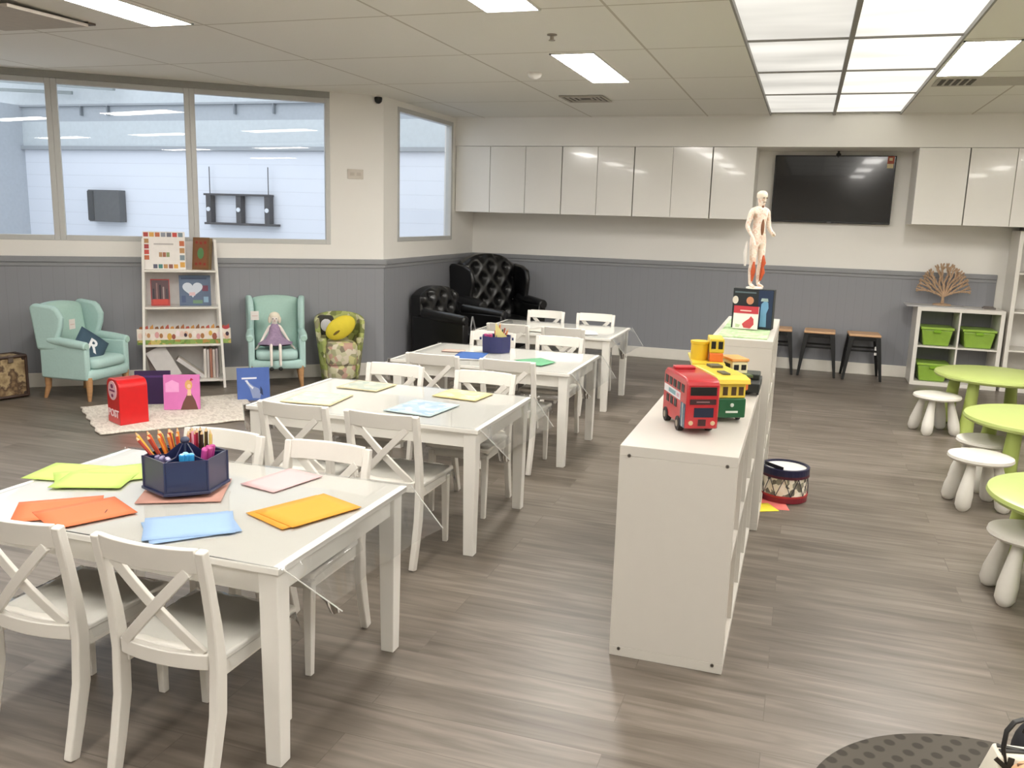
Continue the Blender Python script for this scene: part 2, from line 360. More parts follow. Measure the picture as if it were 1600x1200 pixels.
b = MB().m(mat('hall_bracket', '7f858a', .6))
for x in (-11.6, -11.05, -7.9, -8.6): b.box(x - .012, x + .012, YO - .06, YO, 3.02, 3.17)
struct(b.build('trim_9'))
# things hung in the hall
t = thing('wall_box', 'dark grey square box mounted on the white cladding behind the glass', 'box', (-11.13, YO, 1.30))
b = MB().m(mat('weathered_grey', '5d5f60', .7, var=.1)); b.box(-.32, .32, -.16, 0, 0, .52); b.build('body', t, bevel=.01)
b = MB().m(mat('weathered_grey_dark', '444648', .7, var=.1)); b.box(-.32, -.2, -.175, -.155, .02, .5); b.build('side_panel', t, bevel=.003)
t = thing('hanging_rack', 'dark two bay rack hanging on thin rods against the white cladding', 'rack', (-8.5, YO, 1.32))
MT = mat('weathered_rack', '4b4a4c', .6, var=.1)
b = MB().m(MT); b.box(-.66, .66, -.14, -.01, .0, .035); b.build('bottom_rail', t); b = MB().m(MT); b.box(-.66, .55, -.14, -.01, .455, .485); b.build('top_rail', t)
for x in (-.58, -.02, .5):
    b = MB().m(MT); b.box(x - .045, x + .045, -.13, -.02, .035, .455); u = b.build('upright', t)
    b = MB().m(mat('hall_plate_white', 'dde1e6', .5)); b.lathe([(.035, 0), (.035, .01)], 14, M=Matrix.Translation((x, -.131, .24)) @ Matrix.Rotation(PI/2, 4, 'X')); b.build('plate', u)
for x in (-.58, .5):
    b = MB().m(MT); b.tube([(x, -.08, .48), (x, -.08, .9)], .008, 6); b.build('rod', t)

# ---------------------------------------------------------------- ceiling lights and fittings
DIFF = emit_mat('lamp_diffuser', (1, .985, .96), LAMP)
fr_m = mat('lamp_frame', 'e4e2dd', .4)
DIFF_FAR = emit_mat('lamp_diffuser_far_row', (1, .985, .96), LAMP * 1.65); DIFF_LEFT = emit_mat('lamp_diffuser_left', (1, .985, .96), LAMP * 1.7)
def troffer(x, y0, y1, label):
    t = thing('ceiling_light', label, 'ceiling light', (x, (y0 + y1)/2, ZC), 0, 'recessed strip lights in the ceiling'); L = (y1 - y0)/2
    b = MB().m(fr_m); w = .155
    b.box(-w, -w + .012, -L, L, -.008, .0); b.box(w - .012, w, -L, L, -.008, .0); b.box(-w, w, -L, -L + .012, -.008, 0); b.box(-w, w, L - .012, L, -.008, 0); b.build('frame', t)
    b = MB().m(DIFF_FAR if y0 > 5 else DIFF_LEFT if x < -3 and y0 > 3 else DIFF); b.box(-w + .012, w - .012, -L + .012, L - .012, -.005, -.001); b.build('diffuser', t)
troffer(-1.585, 5.87, 7.12, 'bright recessed strip light in the middle of the ceiling, nearest the small white dome')
troffer(-1.585, 3.42, 4.65, 'bright recessed strip light cut by the top edge, left of the glowing panels')
troffer(-3.73, 3.36, 4.60, 'bright recessed strip light above the left windows, near the top left corner')
troffer(.915, 5.87, 7.12, 'bright recessed strip light touching the right side of the glowing panels')
for x in (-3.73, -1.585, .915, 3.1):
    for y in (.95, -1.5): troffer(x, y, y + 1.23, 'recessed strip light behind the viewer')
troffer(3.1, 5.87, 7.12, 'recessed strip light beyond the right edge'); troffer(3.1, 3.42, 4.65, 'recessed strip light at the far right side')
troffer(.915, 3.42, 4.65, 'recessed strip light right of the glowing panels, nearer the viewer')
t = thing('light_panel_array', 'large glowing white ceiling panel array leading to the television wall', 'ceiling light', (0, 0, ZC))
def panel_mat(name, s, col):
    m = emit_mat(name, col, s); nt = m.node_tree; tc = nt.nodes.new('ShaderNodeTexCoord'); n = nt.nodes.new('ShaderNodeTexNoise'); mp = nt.nodes.new('ShaderNodeMapping')
    mp.inputs['Scale'].default_value = (.5, 1.6, 1); nt.links.new(tc.outputs['Object'], mp.inputs[0]); nt.links.new(mp.outputs[0], n.inputs[0]); n.inputs['Scale'].default_value = 1.6
    r = nt.nodes.new('ShaderNodeMapRange'); r.inputs[1].default_value = .3; r.inputs[2].default_value = .7; r.inputs[3].default_value = s * .72; r.inputs[4].default_value = s * 1.15
    nt.links.new(n.outputs[0], r.inputs[0]); nt.links.new(r.outputs[0], nt.nodes['Principled BSDF'].inputs['Emission Strength'])
    nt.nodes['Principled BSDF'].inputs['Base Color'].default_value = (.25, .25, .24, 1); return m
PL, PR = panel_mat('glow_left', PANEL_L, (1, .985, .95)), panel_mat('glow_right', PANEL_R, (1, .985, .94))
ys = [YF - .02, 8.18, 7.0, 5.82, 4.645, 3.465, 2.285, 1.105, -.075, -1.25]
for k in range(len(ys) - 1):
    for s, (xa, xb) in ((0, (PX0 + .012, .146 - .012)), (1, (.146 + .012, PX1 - .012))):
        b = MB().m((PL, PR)[s]); b.box(xa, xb, ys[k+1] + .012, ys[k] - .012, .03, .036); b.build('glowing_panel', t)
b = MB().m(mat('panel_bar', '8f8c86', .5)); b.box(.146 - .014, .146 + .014, ys[-1], ys[0], .0, .06)
for x in (PX0, PX1 - .012): b.box(x, x + .012, ys[-1], ys[0], .0, .06)
for y in ys: b.box(PX0, PX1, y - .012, y + .012, .02, .06)
b.build('frame', t)
GR = mat('vent_grey', 'b9b3a8', .6); GD = mat('vent_dark', '4a443c', .7)
def vent(x, y, s, label, dark=.3):
    t = thing('ceiling_vent', label, 'vent', (x, y, ZC)); b = MB().m(GR)
    for k in range(4):
        a = s * (1 - k * .22); q = a - .02
        for (p0, p1, r0, r1) in ((-a, a, -a, -q), (-a, a, q, a), (-a, -q, -q, q), (q, a, -q, q)): b.box(p0, p1, r0, r1, -.012 + k * .002, -.004)
    b.build('louvres', t); b = MB().m(GD); b.box(-s + .015, s - .015, -s + .015, s - .015, -.004, -.001); b.build('opening', t)
vent(-2.02, 8.04, .2, 'square ceiling diffuser between the middle strip light and the back wall')
t = thing('ceiling_grille', 'long dark slotted ceiling grille at the right, beside the last strip light', 'vent', (1.25, 7.45, ZC))
b = MB().m(GR); b.box(-.45, .75, -.2, .2, -.004, 0); b.build('frame', t)
b = MB().m(GD)
for k in range(5): b.box(-.42 + .05 * k, -.39 + .05 * k, -.15, .12, -.008, -.003)
b.build('slots', t)
t = thing('access_hatch', 'dark edged ceiling hatch with a sagging lid above the left window', 'hatch', (-4.5, 4.46, ZC))
b = MB().m(mat('hatch_edge_dark', '6b5f55', .7)); b.box(-.33, .30, -.03, .03, -.012, 0); b.build('frame', t)  # dark brown strip along the far edge of the hatch lid
b = MB().m(mat('hatch_lid', 'beb6aa', .8)); b.box(-.35, .3, -.6, -.03, -.03, -.012, Matrix.Rotation(math.radians(1), 4, 'X')); b.build('lid', t)
b = MB().m(mat('dome_white', 'efece6', .35)); b.lathe([(.055, 0), (.055, -.012), (.045, -.03), (.02, -.045), (.004, -.047)], 24); o = b.build('smoke_detector', smooth=True)
put(tag(o, 'small white smoke detector dome on the ceiling left of the middle strip light', 'smoke detector'), (-2.07, 6.62, ZC))
b = MB().m(mat('sprinkler_metal', 'a59c90', .4, .5)); b.lathe([(.03, 0), (.03, -.006), (.012, -.01), (.012, -.03), (.02, -.032), (.02, -.036)], 16); o = b.build('sprinkler', smooth=True)
put(tag(o, 'tiny brownish sprinkler dot on the ceiling between two strip lights', 'sprinkler'), (-1.55, 5.28, ZC))
t = thing('security_camera', 'small black dome camera at the wall corner under the ceiling', 'camera', (XS - .03, CY - .05, ZC))
b = MB().m(BLACK); b.lathe([(.035, -.015), (.038, -.03), (.033, -.055), (.018, -.07), (.003, -.074)], 20); b.build('dome', t, smooth=True)
b = MB().m(WHITE); b.lathe([(.045, 0), (.045, -.015)], 20); b.build('mount', t)
t = thing('wall_plate', 'small beige blank switch plate on the wall between the windows', 'switch plate', (0, 0, 0)); t.matrix_world = MD @ Matrix.Translation((-.27, 0, 1.93))
b = MB().m(mat('plate_beige', 'cfc7bb', .4)); b.box(-.075, .075, -.008, 0, -.045, .045); b.build('plate', t, bevel=.003)
b = MB().m(mat('plate_button', 'c2b9ac', .4)); b.box(-.05, -.01, -.011, -.008, -.015, .015); b.box(.012, .05, -.011, -.008, -.015, .015); b.build('switch', t)

# ---------------------------------------------------------------- wall cabinets and television
def cabinet(x0, x1, n, label, seam_first=True):
    t = thing('wall_cabinet', label, 'cabinet', (x0, YF, 1.62), 0, 'white gloss wall cabinets'); W = x1 - x0
    b = MB().m(WALLW); b.box(.003, W - .003, .02, YB - YF - .001, 0, .73); b.build('body', t)
    dw = W / n
    for k in range(n):
        b = MB().m(GLOSSW); b.box(k * dw + .003, (k + 1) * dw - .003, 0, .019, .0, .728); b.build('door', t, bevel=.0015)
cabinet(XS + .005, -2.625, 3, 'three-door gloss white wall cabinet in the corner by the side window')
cabinet(-2.62, -1.825, 2, 'two-door gloss white wall cabinet second from the corner')
cabinet(-1.82, -1.005, 2, 'two-door gloss white wall cabinet third from the corner')
cabinet(-1.0, -.565, 1, 'single-door gloss white wall cabinet left of the television recess')
cabinet(.955, 1.405, 1, 'single-door gloss white wall cabinet right of the television recess')
cabinet(1.41, 2.21, 2, 'two-door gloss white wall cabinet above the shelving at the right edge')
cabinet(2.215, 3.0, 2, 'two-door gloss white wall cabinet past the right edge')
t = thing('television', 'large black flat television mounted in the wall recess', 'television', (.203, YB - .002, 1.958))
b = MB().m(BLACK); b.box(-.60, .60, -.075, -.035, -.35, .35); b.build('housing', t, bevel=.006)
b = MB().m(mat('tv_screen', '0b0a0c', .12, coat=.3)); b.box(-.588, .588, -.078, -.075, -.33, .34); b.build('screen', t)
b = MB().m(DARKG); b.box(-.2, .2, -.035, 0, -.15, .15); b.build('bracket', t)
b = MB().m(mat('badge_grey', '6b6b70', .4)); b.box(-.02, .02, -.0785, -.0755, -.345, -.337); b.build('badge', t)
b = MB().m(mat('sticker_red', 'a5492c', .5)); b.box(.515, .58, -.0795, -.078, .27, .345); b.m(mat('sticker_cream', 'd8c79a', .5)); b.box(.515, .575, -.0797, -.078, .225, .268); b.box(.53, .562, -.0799, -.0795, .3, .33); b.build('sticker', t)
t = thing('webcam', 'small black camera hanging from the top edge of the television recess', 'camera', (.235, YB - .1, 2.35))
b = MB().m(BLACK); b.box(-.012, .012, -.012, .012, -.02, .001); b.ell((0, -.01, -.035), (.025, .025, .02)); b.build('body', t, smooth=True)
b = MB().m(BLACK); b.tube([(0, 0, -.05), (.003, .03, -.08)], .003, 6); b.build('cable', t)
# ---------------------------------------------------------------- tables and chairs
TH = .62
def make_table(cx, y0, y1, x0, x1, label, cloth_label):
    t = thing('activity_table', label, 'table', ((x0+x1)/2, (y0+y1)/2, 0), 0, 'white activity tables'); W, D = (x1-x0)/2, (y1-y0)/2
    b = MB().m(TOPW); b.box(-W, W, -D, D, TH - .022, TH); b.build('tabletop', t, bevel=.004)
    b = MB().m(TOPW); a = .03; z0, z1 = TH - .095, TH - .022
    b.box(-W + a, W - a, -D + a, -D + a + .018, z0, z1); b.box(-W + a, W - a, D - a - .018, D - a, z0, z1)
    b.box(-W + a, -W + a + .018, -D + a + .018, D - a - .018, z0, z1); b.box(W - a - .018, W - a, -D + a + .018, D - a - .018, z0, z1); b.build('apron', t)
    for sx in (-1, 1):
        for sy in (-1, 1):
            b = MB().m(TOPW); x, y = sx * (W - .045), sy * (D - .045)
            b.sweep([(x, y, 0), (x, y, .3), (x, y, TH - .022)], [.05, .057, .062], [.05, .057, .062], (1, 0, 0)); b.build('leg', t, bevel=.003)
    # clear film over the table, hanging at both ends and flaring at the corners
    HG = .20
    def f(u, v):
        x = -W - HG + (2*W + 2*HG) * u; y = -D + 2*D*v; z = TH + .0022; ex = abs(x) - W
        k = abs(2*v - 1)
        if ex > 0:
            fl = .10 + .38 * k ** 3; z -= ex * (1 - .3 * fl); x = math.copysign(W + .014 + ex * fl, x) + .008 * math.sin(v * 19) * min(1, ex * 9); y += ex * (.75 if v < .5 else .35) * k ** 4
        return (x, y, z)
    b = MB().m(PLASTIC); b.grid(34, 14, f)
    for s in (-1, 1):
        b.box(-W, W, s*D - .0015, s*D + .0015, TH + .0025, TH + .0045)
    b.m(HEM)
    for v in (0, 1):
        for u0, u1 in ((0, HG/(2*W+2*HG)), (1 - HG/(2*W+2*HG), 1)): b.tube([f(u0 + (u1-u0)*q/6, v) for q in range(7)], .0022, 5)
    o = b.build('table_cover', smooth=True, ang=60); tag(o, cloth_label, 'tablecloth', 'clear plastic table covers'); put(o, t.location)
    return t
TB = [(-2.52, -1.285, 1.92, 2.735), (-2.585, -1.345, 3.61, 4.43), (-2.585, -1.34, 5.22, 6.07), (-2.64, -1.45, 6.96, 7.80)]
TL = ['white rectangular table nearest the viewer, set with coloured paper', 'white rectangular table second from the viewer, with four picture mats',
      'white rectangular table third from the viewer, with blue and green paper', 'white rectangular table farthest away, near the black armchairs']
CLB = ['clear plastic cover over the nearest white table', 'clear plastic cover over the table with picture mats', 'clear plastic cover over the table with blue and green paper', 'clear plastic cover over the farthest white table']
for (x0, x1, y0, y1), l, c in zip(TB, TL, CLB): make_table(0, y0, y1, x0, x1, l, c)

def make_chair():
    t = thing('cross_back_chair', 'x', 'chair', (0, 0, 0), 0, 'white cross-back chairs around the tables')
    prof = [(-.045, 0, .036), (-.02, .10, .042), (.006, .22, .047), (.012, .36, .044), (.0, .48, .036), (-.022, .60, .03), (-.045, .712, .026)]
    for s in (-1, 1):
        b = MB().m(CHAIRW); b.sweep([(s * (.158 + .010 * (z/.7)), y, z) for y, z, h in prof], .028, [h for *_, h in prof], (1, 0, 0)); b.build('back_leg', t, bevel=.004, smooth=True)
        b = MB().m(CHAIRW); b.sweep([(s * .150, .352, 0), (s * .150, .348, .2), (s * .150, .345, .345)], [.024, .03, .034], [.024, .03, .034], (1, 0, 0)); b.build('front_leg', t, bevel=.003)
    arc = lambda x, y, k: y - k * (1 - (x/.155) ** 2)
    def rail(z0, z1, y0, y1, k, w, nm, th=.02):
        n = 10; rings = []
        b = MB().m(CHAIRW)
        for i in range(n + 1):
            x = -w + 2*w*i/n; yy0, yy1 = arc(x, y0, k), arc(x, y1, k)
            rings.append([(x, yy0 - th/2, z0), (x, yy0 + th/2, z0), (x, yy1 + th/2, z1), (x, yy1 - th/2, z1)])
        b.loops(rings); b.build(nm, t, bevel=.003, smooth=True)
    rail(.645, .716, -.033, -.047, .022, .154, 'top_rail', .02)
    rail(.352, .398, .008, .006, .024, .145, 'lower_rail', .022)
    for s in (-1, 1):
        b = MB().m(CHAIRW); n = 8
        pts = [(s * (.125 - .25 * i/n), arc(s * (.125 - .25*i/n), .004 - .040 * (i/n), .018) + s * .006, .394 + .255 * i/n) for i in range(n + 1)]
        b.sweep(pts, .014, .030, (0, 1, 0)); b.build('cross_slat', t, bevel=.002)
    b = MB().m(CHAIRW); b.prism([(-.165, .02), (.165, .02), (.182, .36), (.178, .375), (-.178, .375), (-.182, .36)], .362, .384, 'z'); b.build('seat', t, bevel=.007, smooth=True)
    b = MB().m(CHAIRW); b.box(-.15, .15, .335, .352, .315, .362); b.box(-.158, -.142, .02, .34, .315, .362); b.box(.142, .158, .02, .34, .315, .362); b.build('apron', t)
    rnd = random.Random(3)
    def f(u, v):
        x = -.21 + .42*u; y = .035 + .38*v; ex = max(abs(x) - .17, 0); ey = max(y - .36, 0)
        return (math.copysign(min(abs(x), .176 + ex * .35), x), min(y, .365 + ey * .3), .3885 + .006 * (rnd.random()) - ex * 1.1 - ey * 1.1)
    b = MB().m(PLASTIC); b.grid(18, 18, f); b.build('clear_seat_cover', t, smooth=True, ang=60)
    return t
CH = [  # x centre, y of rear feet, turned to face the viewer?, label
 (-2.045, 1.805, 0, 'white cross-back chair at the bottom left corner, cut by the left edge'),
 (-1.575, 1.805, 0, 'white cross-back chair nearest the viewer, behind the light blue paper'),
 (-2.12, 2.775, 1, 'white chair on the far side of the nearest table, directly behind the pencil caddy'),
 (-1.655, 2.775, 1, 'white chair on the far side of the nearest table, behind the pink paper'),
 (-2.165, 3.42, 0, 'white cross-back chair tucked at the left of the near side of the picture mat table'),
 (-1.715, 3.42, 0, 'white cross-back chair tucked in front of the pale blue picture mat'),
 (-2.215, 4.50, 1, 'white chair at the far side of the picture mat table, left one'),
 (-1.655, 4.50, 1, 'white chair directly behind the yellow picture mat'),
 (-2.18, 5.04, 0, 'white cross-back chair in front of the blue paper on the third table'),
 (-1.68, 5.04, 0, 'white cross-back chair in front of the green paper on the third table'),
 (-2.20, 6.15, 1, 'white chair hidden mostly behind the smaller navy caddy'),
 (-1.675, 6.15, 1, 'white chair at the far side of the third table, behind the green paper'),
 (-2.27, 6.78, 0, 'white chair on the near side of the farthest table, left one'),
 (-1.80, 6.78, 0, 'white chair on the near side of the farthest table, right one'),
 (-2.28, 7.86, 1, 'white chair at the far side of the farthest table, nearer the black armchairs'),
 (-1.80, 7.86, 1, 'white chair at the far side of the farthest table, right one')]
ch0 = make_chair()
for i, (x, y, f, l) in enumerate(CH):
    loc, rz = (x, y, 0), (PI if f else 0)
    if i == 0: put(ch0, loc, rz); ch0['label'] = l
    else: dup(ch0, loc, rz, l)

# ---------------------------------------------------------------- paper on the tables
def rect_from(pts):  # four corners on the table -> centre, angle, size
    P = [Vector(p) for p in pts]; c = sum(P, Vector((0, 0))) / 4; u = ((P[1] - P[0]) + (P[2] - P[3])) / 2; v = ((P[3] - P[0]) + (P[2] - P[1])) / 2
    return c, math.atan2(u.y, u.x), u.length, v.length
def sheet(cx, cy, ang, w, d, z, m, label, group, name='paper_sheet', cat='paper', curl=0):
    b = MB().m(m); n = 6
    b.grid(n, n, lambda u, v: (w*(u-.5), d*(v-.5), .0012 + curl * (max(0, abs(u-.5)*2 - .6)) ** 2)); o = b.build(name, solid=.0012, smooth=True)
    put(o, (cx, cy, z), ang); return tag(o, label, cat, group)
def pap(nm, col): return mat('paper_' + nm, col, .75, var=.01)
Z0 = TH + .005
A = (.21, .297)
G = 'coloured paper on the nearest table'
mk = None
lime, org, blu, pnk, yel = pap('lime', 'b9d46c'), pap('orange', 'dd7446'), pap('blue', '8fabce'), pap('pink', 'd8b0b0'), pap('yellow', 'dc982c')
sheet(-2.455, 2.375, math.radians(12), .24, .2, Z0, lime, 'lime green sheet sticking out farthest left of its stack', G)
sheet(-2.325, 2.385, math.radians(48), .297, .2, Z0 + .0016, lime, 'lime green sheet on top of its stack at the left', G)
sheet(-2.30, 2.33, math.radians(22), .24, .18, Z0 + .0032, lime, 'lime green sheet at the front of its stack', G)
sheet(-2.185, 2.06, math.radians(40), .25, .20, Z0, org, 'orange sheet under another, at the left of the orange pair', G)
osh = sheet(-2.08, 2.06, math.radians(62), .25, .20, Z0 + .0016, org, 'orange sheet on top, with a small dark mark', G)
b = MB().m(mat('ink_mark', '5a3524', .6)); b.bar((.045, -.045, .0024), (.06, -.02, .0024), .003, .0008, (1, 0, 0)); b.build('dark_mark', osh)
sheet(-1.70, 2.085, math.radians(48), .26, .20, Z0, blu, 'light blue sheet underneath, its corner showing at the right', G)
sheet(-1.71, 2.09, math.radians(38), .26, .20, Z0 + .0016, blu, 'light blue sheet on top, at the near edge of the table', G)
sheet(-1.715, 2.60, math.radians(77), .24, .165, Z0, pnk, 'pale pink sheet right of the pencil caddy', G)
sheet(-1.475, 2.335, math.radians(66), .27, .205, Z0, yel, 'amber yellow sheet underneath, showing at the left', G)
sheet(-1.455, 2.355, math.radians(68), .27, .20, Z0 + .0022, yel, 'amber yellow sheet on top of its stack, near the right corner', G)
sheet(-1.945, 2.365, math.radians(28), .27, .255, Z0, pap('mat_rose', 'b98a7c'), 'dusty rose square mat under the pencil caddy', None, 'caddy_mat', 'mat')
b = MB().m(pap('leafgreen', '7cbf73')); b.prism([(-.05, -.02), (.0, -.012), (.04, -.03), (.05, .0), (.015, .01), (.03, .035), (-.01, .02), (-.05, .028), (-.025, .004)], 0, .002, 'z')
put(tag(b.build('paper_cutout'), 'small green ragged paper cutout left of the pencil caddy', 'paper'), (-2.165, 2.50, Z0 + .005), .3)

GM = 'picture mats on the second table'
pm = [([(-2.46, 3.75), (-2.485, 4.01), (-2.205, 4.02), (-2.187, 3.72)], ['c8cdc4', 'b2beb5', 'c3cabb', 'a8b6b0', 'cfccb8'], 'pale green picture mat at the near left of the second table'),
      ([(-2.405, 4.17), (-2.376, 4.39), (-2.14, 4.41), (-2.136, 4.165)], ['bfc2b5', 'a9b2a6', 'b4bba8', 'c0b7a6', '9faba1'], 'greyish green picture mat at the far left of the second table'),
      ([(-1.912, 3.79), (-1.86, 4.06), (-1.62, 4.06), (-1.631, 3.72)], ['b3c3cf', 'a2b7c7', 'bfcad0', 'c7cac1', '92adc0'], 'pale blue picture mat at the near right of the second table'),
      ([(-1.838, 4.19), (-1.80, 4.40), (-1.557, 4.40), (-1.563, 4.175)], ['d3ca9c', 'cabe86', 'd8d4b8', 'bfb382', 'd1c7a6'], 'pale yellow picture mat at the far right of the second table')]
for i, (pts, cols, l) in enumerate(pm):
    c, a, W_, D_ = rect_from(pts); t = thing('picture_mat', l, 'mat', (c.x, c.y, Z0), a, GM)
    b = MB().m(mat('mat_edge_%d' % i, ('c9bb93', 'c3b78f', 'a8b7b8', 'd2bf85')[i], .5)); b.box(-W_/2, W_/2, -D_/2, D_/2, 0, .004); b.build('board', t, bevel=.001)
    b = MB().m(patch_mat('mat_print_%d' % i, cols, 26, .35)); b.box(-W_/2 + .012, W_/2 - .012, -D_/2 + .012, D_/2 - .012, .004, .0046); b.build('printed_picture', t)
c, a, W_, D_ = rect_from([(-2.224, 5.43), (-2.264, 5.69), (-2.067, 5.735), (-2.016, 5.425)])
G3 = 'coloured paper on the third table'
sheet(c.x + .01, c.y - .02, a + .05, W_ + .01, D_, Z0, pap('white', 'd8d6d4'), 'white sheet peeking out under the blue paper on the third table', G3)
sheet(c.x, c.y, a, W_, D_, Z0 + .002, pap('royal', '385e9f'), 'royal blue sheet on the third table beside the smaller caddy', G3)
sheet(-1.68, 5.57, math.radians(50), .22, .17, Z0, pap('jade', '62a077'), 'jade green sheet on the third table', G3)
sheet(-1.63, 5.50, math.radians(75), .20, .16, Z0 + .0016, pap('jade', '62a077'), 'jade green sheet on top at the right, turned towards the table edge', G3)
sheet(-2.33, 5.72, math.radians(10), .16, .10, Z0, pap('tanstrip', 'c8a99a'), 'small tan slip of paper left of the smaller caddy', G3)
sheet(-1.80, 7.2, math.radians(20), .34, .3, Z0, pap('white', 'd8d6d4'), 'white sheet on the farthest table', None, curl=.004)
sheet(-2.05, 7.15, math.radians(-12), .3, .24, Z0 + .0015, pap('cream', 'd2cec2'), 'cream sheet at the near edge of the farthest table', None, curl=.01)

# ---------------------------------------------------------------- caddies with pencils
NAVY = mat('caddy_navy', '20274a', .3, coat=.3); NAVY2 = mat('caddy_slate', '3a3f57', .35)
def ring8(rx, n=8, off=PI/8): return [(rx * math.cos(off + 2*PI*k/n), rx * math.sin(off + 2*PI*k/n)) for k in range(n)]
def make_caddy(loc, rz, R, H, label, mats=(NAVY, NAVY2)):
    hx = lambda r: ring8(r, 6, 0)
    t = thing('pencil_caddy', label, 'desk organiser', loc, rz)
    b = MB().m(mats[0]); b.lathe([(R * .72, 0), (R * .8, .012)], 24); b.build('turntable', t)
    b = MB().m(mats[0]); b.prism(hx(R * 1.07), .012, .022, 'z'); b.build('base_plate', t, bevel=.002)
    oz = .022
    P, Q = hx(R), hx(R - .006)
    for k in range(6):
        j = (k + 1) % 6; b = MB().m(mats[1] if k in (0, 2, 3, 5) else mats[0]); h = H
        b.loops([[(P[k][0], P[k][1], oz), (P[j][0], P[j][1], oz), (Q[j][0], Q[j][1], oz), (Q[k][0], Q[k][1], oz)], [(P[k][0], P[k][1], oz + h), (P[j][0], P[j][1], oz + h), (Q[j][0], Q[j][1], oz + h), (Q[k][0], Q[k][1], oz + h)]])
        b.m(mats[0]); b.tube([(P[k][0], P[k][1], oz), (P[k][0], P[k][1], oz + h)], .0045, 6); b.build('side_panel', t)
    for k in range(3):
        b = MB().m(mats[0]); a = k * PI/3; M = Matrix.Rotation(a, 4, 'Z')
        pr = [(-R + .006, oz), (R - .006, oz), (R - .006, oz + H - .002), (R * .45, oz + H + .0), (.018, oz + H + .035), (-.018, oz + H + .035), (-R * .45, oz + H + .0), (-R + .006, oz + H - .002)]
        b.prism(pr, -.0022, .0022, 'y', M); b.build('divider', t)
    b = MB().m(mats[1]); b.tube([(0, 0, oz + .02), (0, 0, oz + H + .04)], .012, 12); b.ell((0, 0, oz + H + .045), (.016, .016, .012)); b.build('handle', t, smooth=True)
    return t
make_caddy((-1.955, 2.385, TH + .0075), math.atan2(-2.385, 1.955) + PI/2, .135, .105, 'navy blue six-sided caddy full of pencils and markers on the nearest table')
rp = random.Random(11)
GP = {'pencil': 'pencils in the navy caddy', 'marker': 'markers in the navy caddy'}
def pencil(base, top, col, nm, label, r=.0054, tip='d9b98a', grp='pencil', cat='pencil', cap=None):
    base, top = Vector(base), Vector(top); t = bpy.data.objects.new(nm, None); C.objects.link(t); tag(t, label, cat, GP.get(grp, grp))
    L = (top - base).length; t.location = base; t.rotation_mode = 'QUATERNION'; t.rotation_quaternion = (top - base).to_track_quat('Z', 'Y')
    b = MB().m(mat('pencil_' + col, col, .35)); b.lathe([(r, 0), (r, L - (.014 if tip else 0))], 6 if tip else 12); b.build('barrel', t)
    if tip:
        b = MB().m(mat('pencil_wood', tip, .6)); b.lathe([(r, L - .014), (r * .35, L - .003)], 6); b.m(mat('pencil_' + col, col, .35)); b.lathe([(r * .35, L - .003), (.0006, L)], 6); b.build('sharpened_tip', t)
    if cap:
        b = MB().m(mat('cap_' + cap, cap, .3)); b.lathe([(r * 1.12, L - .045), (r * 1.12, L + .001), (r*.8, L + .004)], 12); b.build('cap', t)
    return t
CX, CYY, BZ = -1.955, 2.385, TH + .031
view = math.atan2(-CYY, -CX)                     # direction from caddy towards the viewer
def at(r, a, z): return (CX + r * math.cos(view + a), CYY + r * math.sin(view + a), BZ + z)
left = [('a8362a', 'dull red'), ('e3b23c', 'ochre'), ('cf5a2a', 'burnt orange'), ('f2d65a', 'pale yellow'), ('a03022', 'dark red'), ('d2542c', 'rust'), ('e9a23b', 'amber'), ('f0cf45', 'yellow'), ('e88a2f', 'orange'), ('d8602c', 'deep orange'), ('7d7a3a', 'olive'), ('e7d254', 'lemon'), ('e27f33', 'tangerine'), ('b9402b', 'brick red'), ('f3b04a', 'gold'), ('5d6b34', 'moss green'), ('c4432c', 'scarlet'), ('ef9a3c', 'light orange')]
for i, (c, nm) in enumerate(left):
    k = i / (len(left) - 1); a = -(1.95 + .95 * k); rr = .058 + .03 * ((i * 5) % 4) / 3; lean = .085 * (1 - k) ** 1.3 + .006
    ba = at(rr * .75, a, .0); side = Vector((math.cos(view + a), math.sin(view + a), 0))
    tp = Vector(at(rr, a, .0)) + Vector((math.cos(view - PI/2), math.sin(view - PI/2), 0)) * lean * 1.1 + Vector((0, 0, .163 + .014 * ((i * 7) % 4) / 3))
    pencil(ba, tp, c, 'pencil', nm + ' pencil standing in the rear left compartments of the navy caddy')
right = [('e09a7c', 'salmon'), ('9b2f3a', 'wine red'), ('e6a3b4', 'rose'), ('c83a5e', 'crimson'), ('8c1f2f', 'maroon'), ('2a2320', 'black'), ('3a2a20', 'dark brown'), ('e5cf79', 'straw yellow'), ('4a3c1e', 'umber'), ('cf7f60', 'terracotta'), ('d8c06a', 'mustard')]
for i, (c, nm) in enumerate(right):
    k = i / (len(right) - 1); a = 2.9 - 1.1 * k; rr = .05 + .045 * (k if i % 2 else k * .8)
    ba = at(rr * .95, a, 0); tp = Vector(at(rr, a, .0)) + Vector((0, 0, .168 + .006 * (i % 3)))
    pencil(ba, tp, c, 'pencil', nm + ' pencil standing upright in the rear right compartments of the navy caddy')
for i in range(4):
    a = (-.12, .05, .2, .0)[i]; rr = (.09, .085, .09, .07)[i]
    pencil(at(rr * .8, a, .0), at(rr, a, .118), '2f7fc4', 'marker', 'short bright blue marker in the front compartment of the caddy', .009, None, 'marker', 'marker', '3a9bd8')
for i in range(5):
    a = .75 + .17 * i; rr = .085 - .01 * (i % 2)
    pencil(at(rr * .8, a, .0), at(rr * 1.05, a, .125), 'a5397f', 'marker', 'short magenta marker in the right compartments of the caddy', .009, None, 'marker', 'marker', 'b8468f')
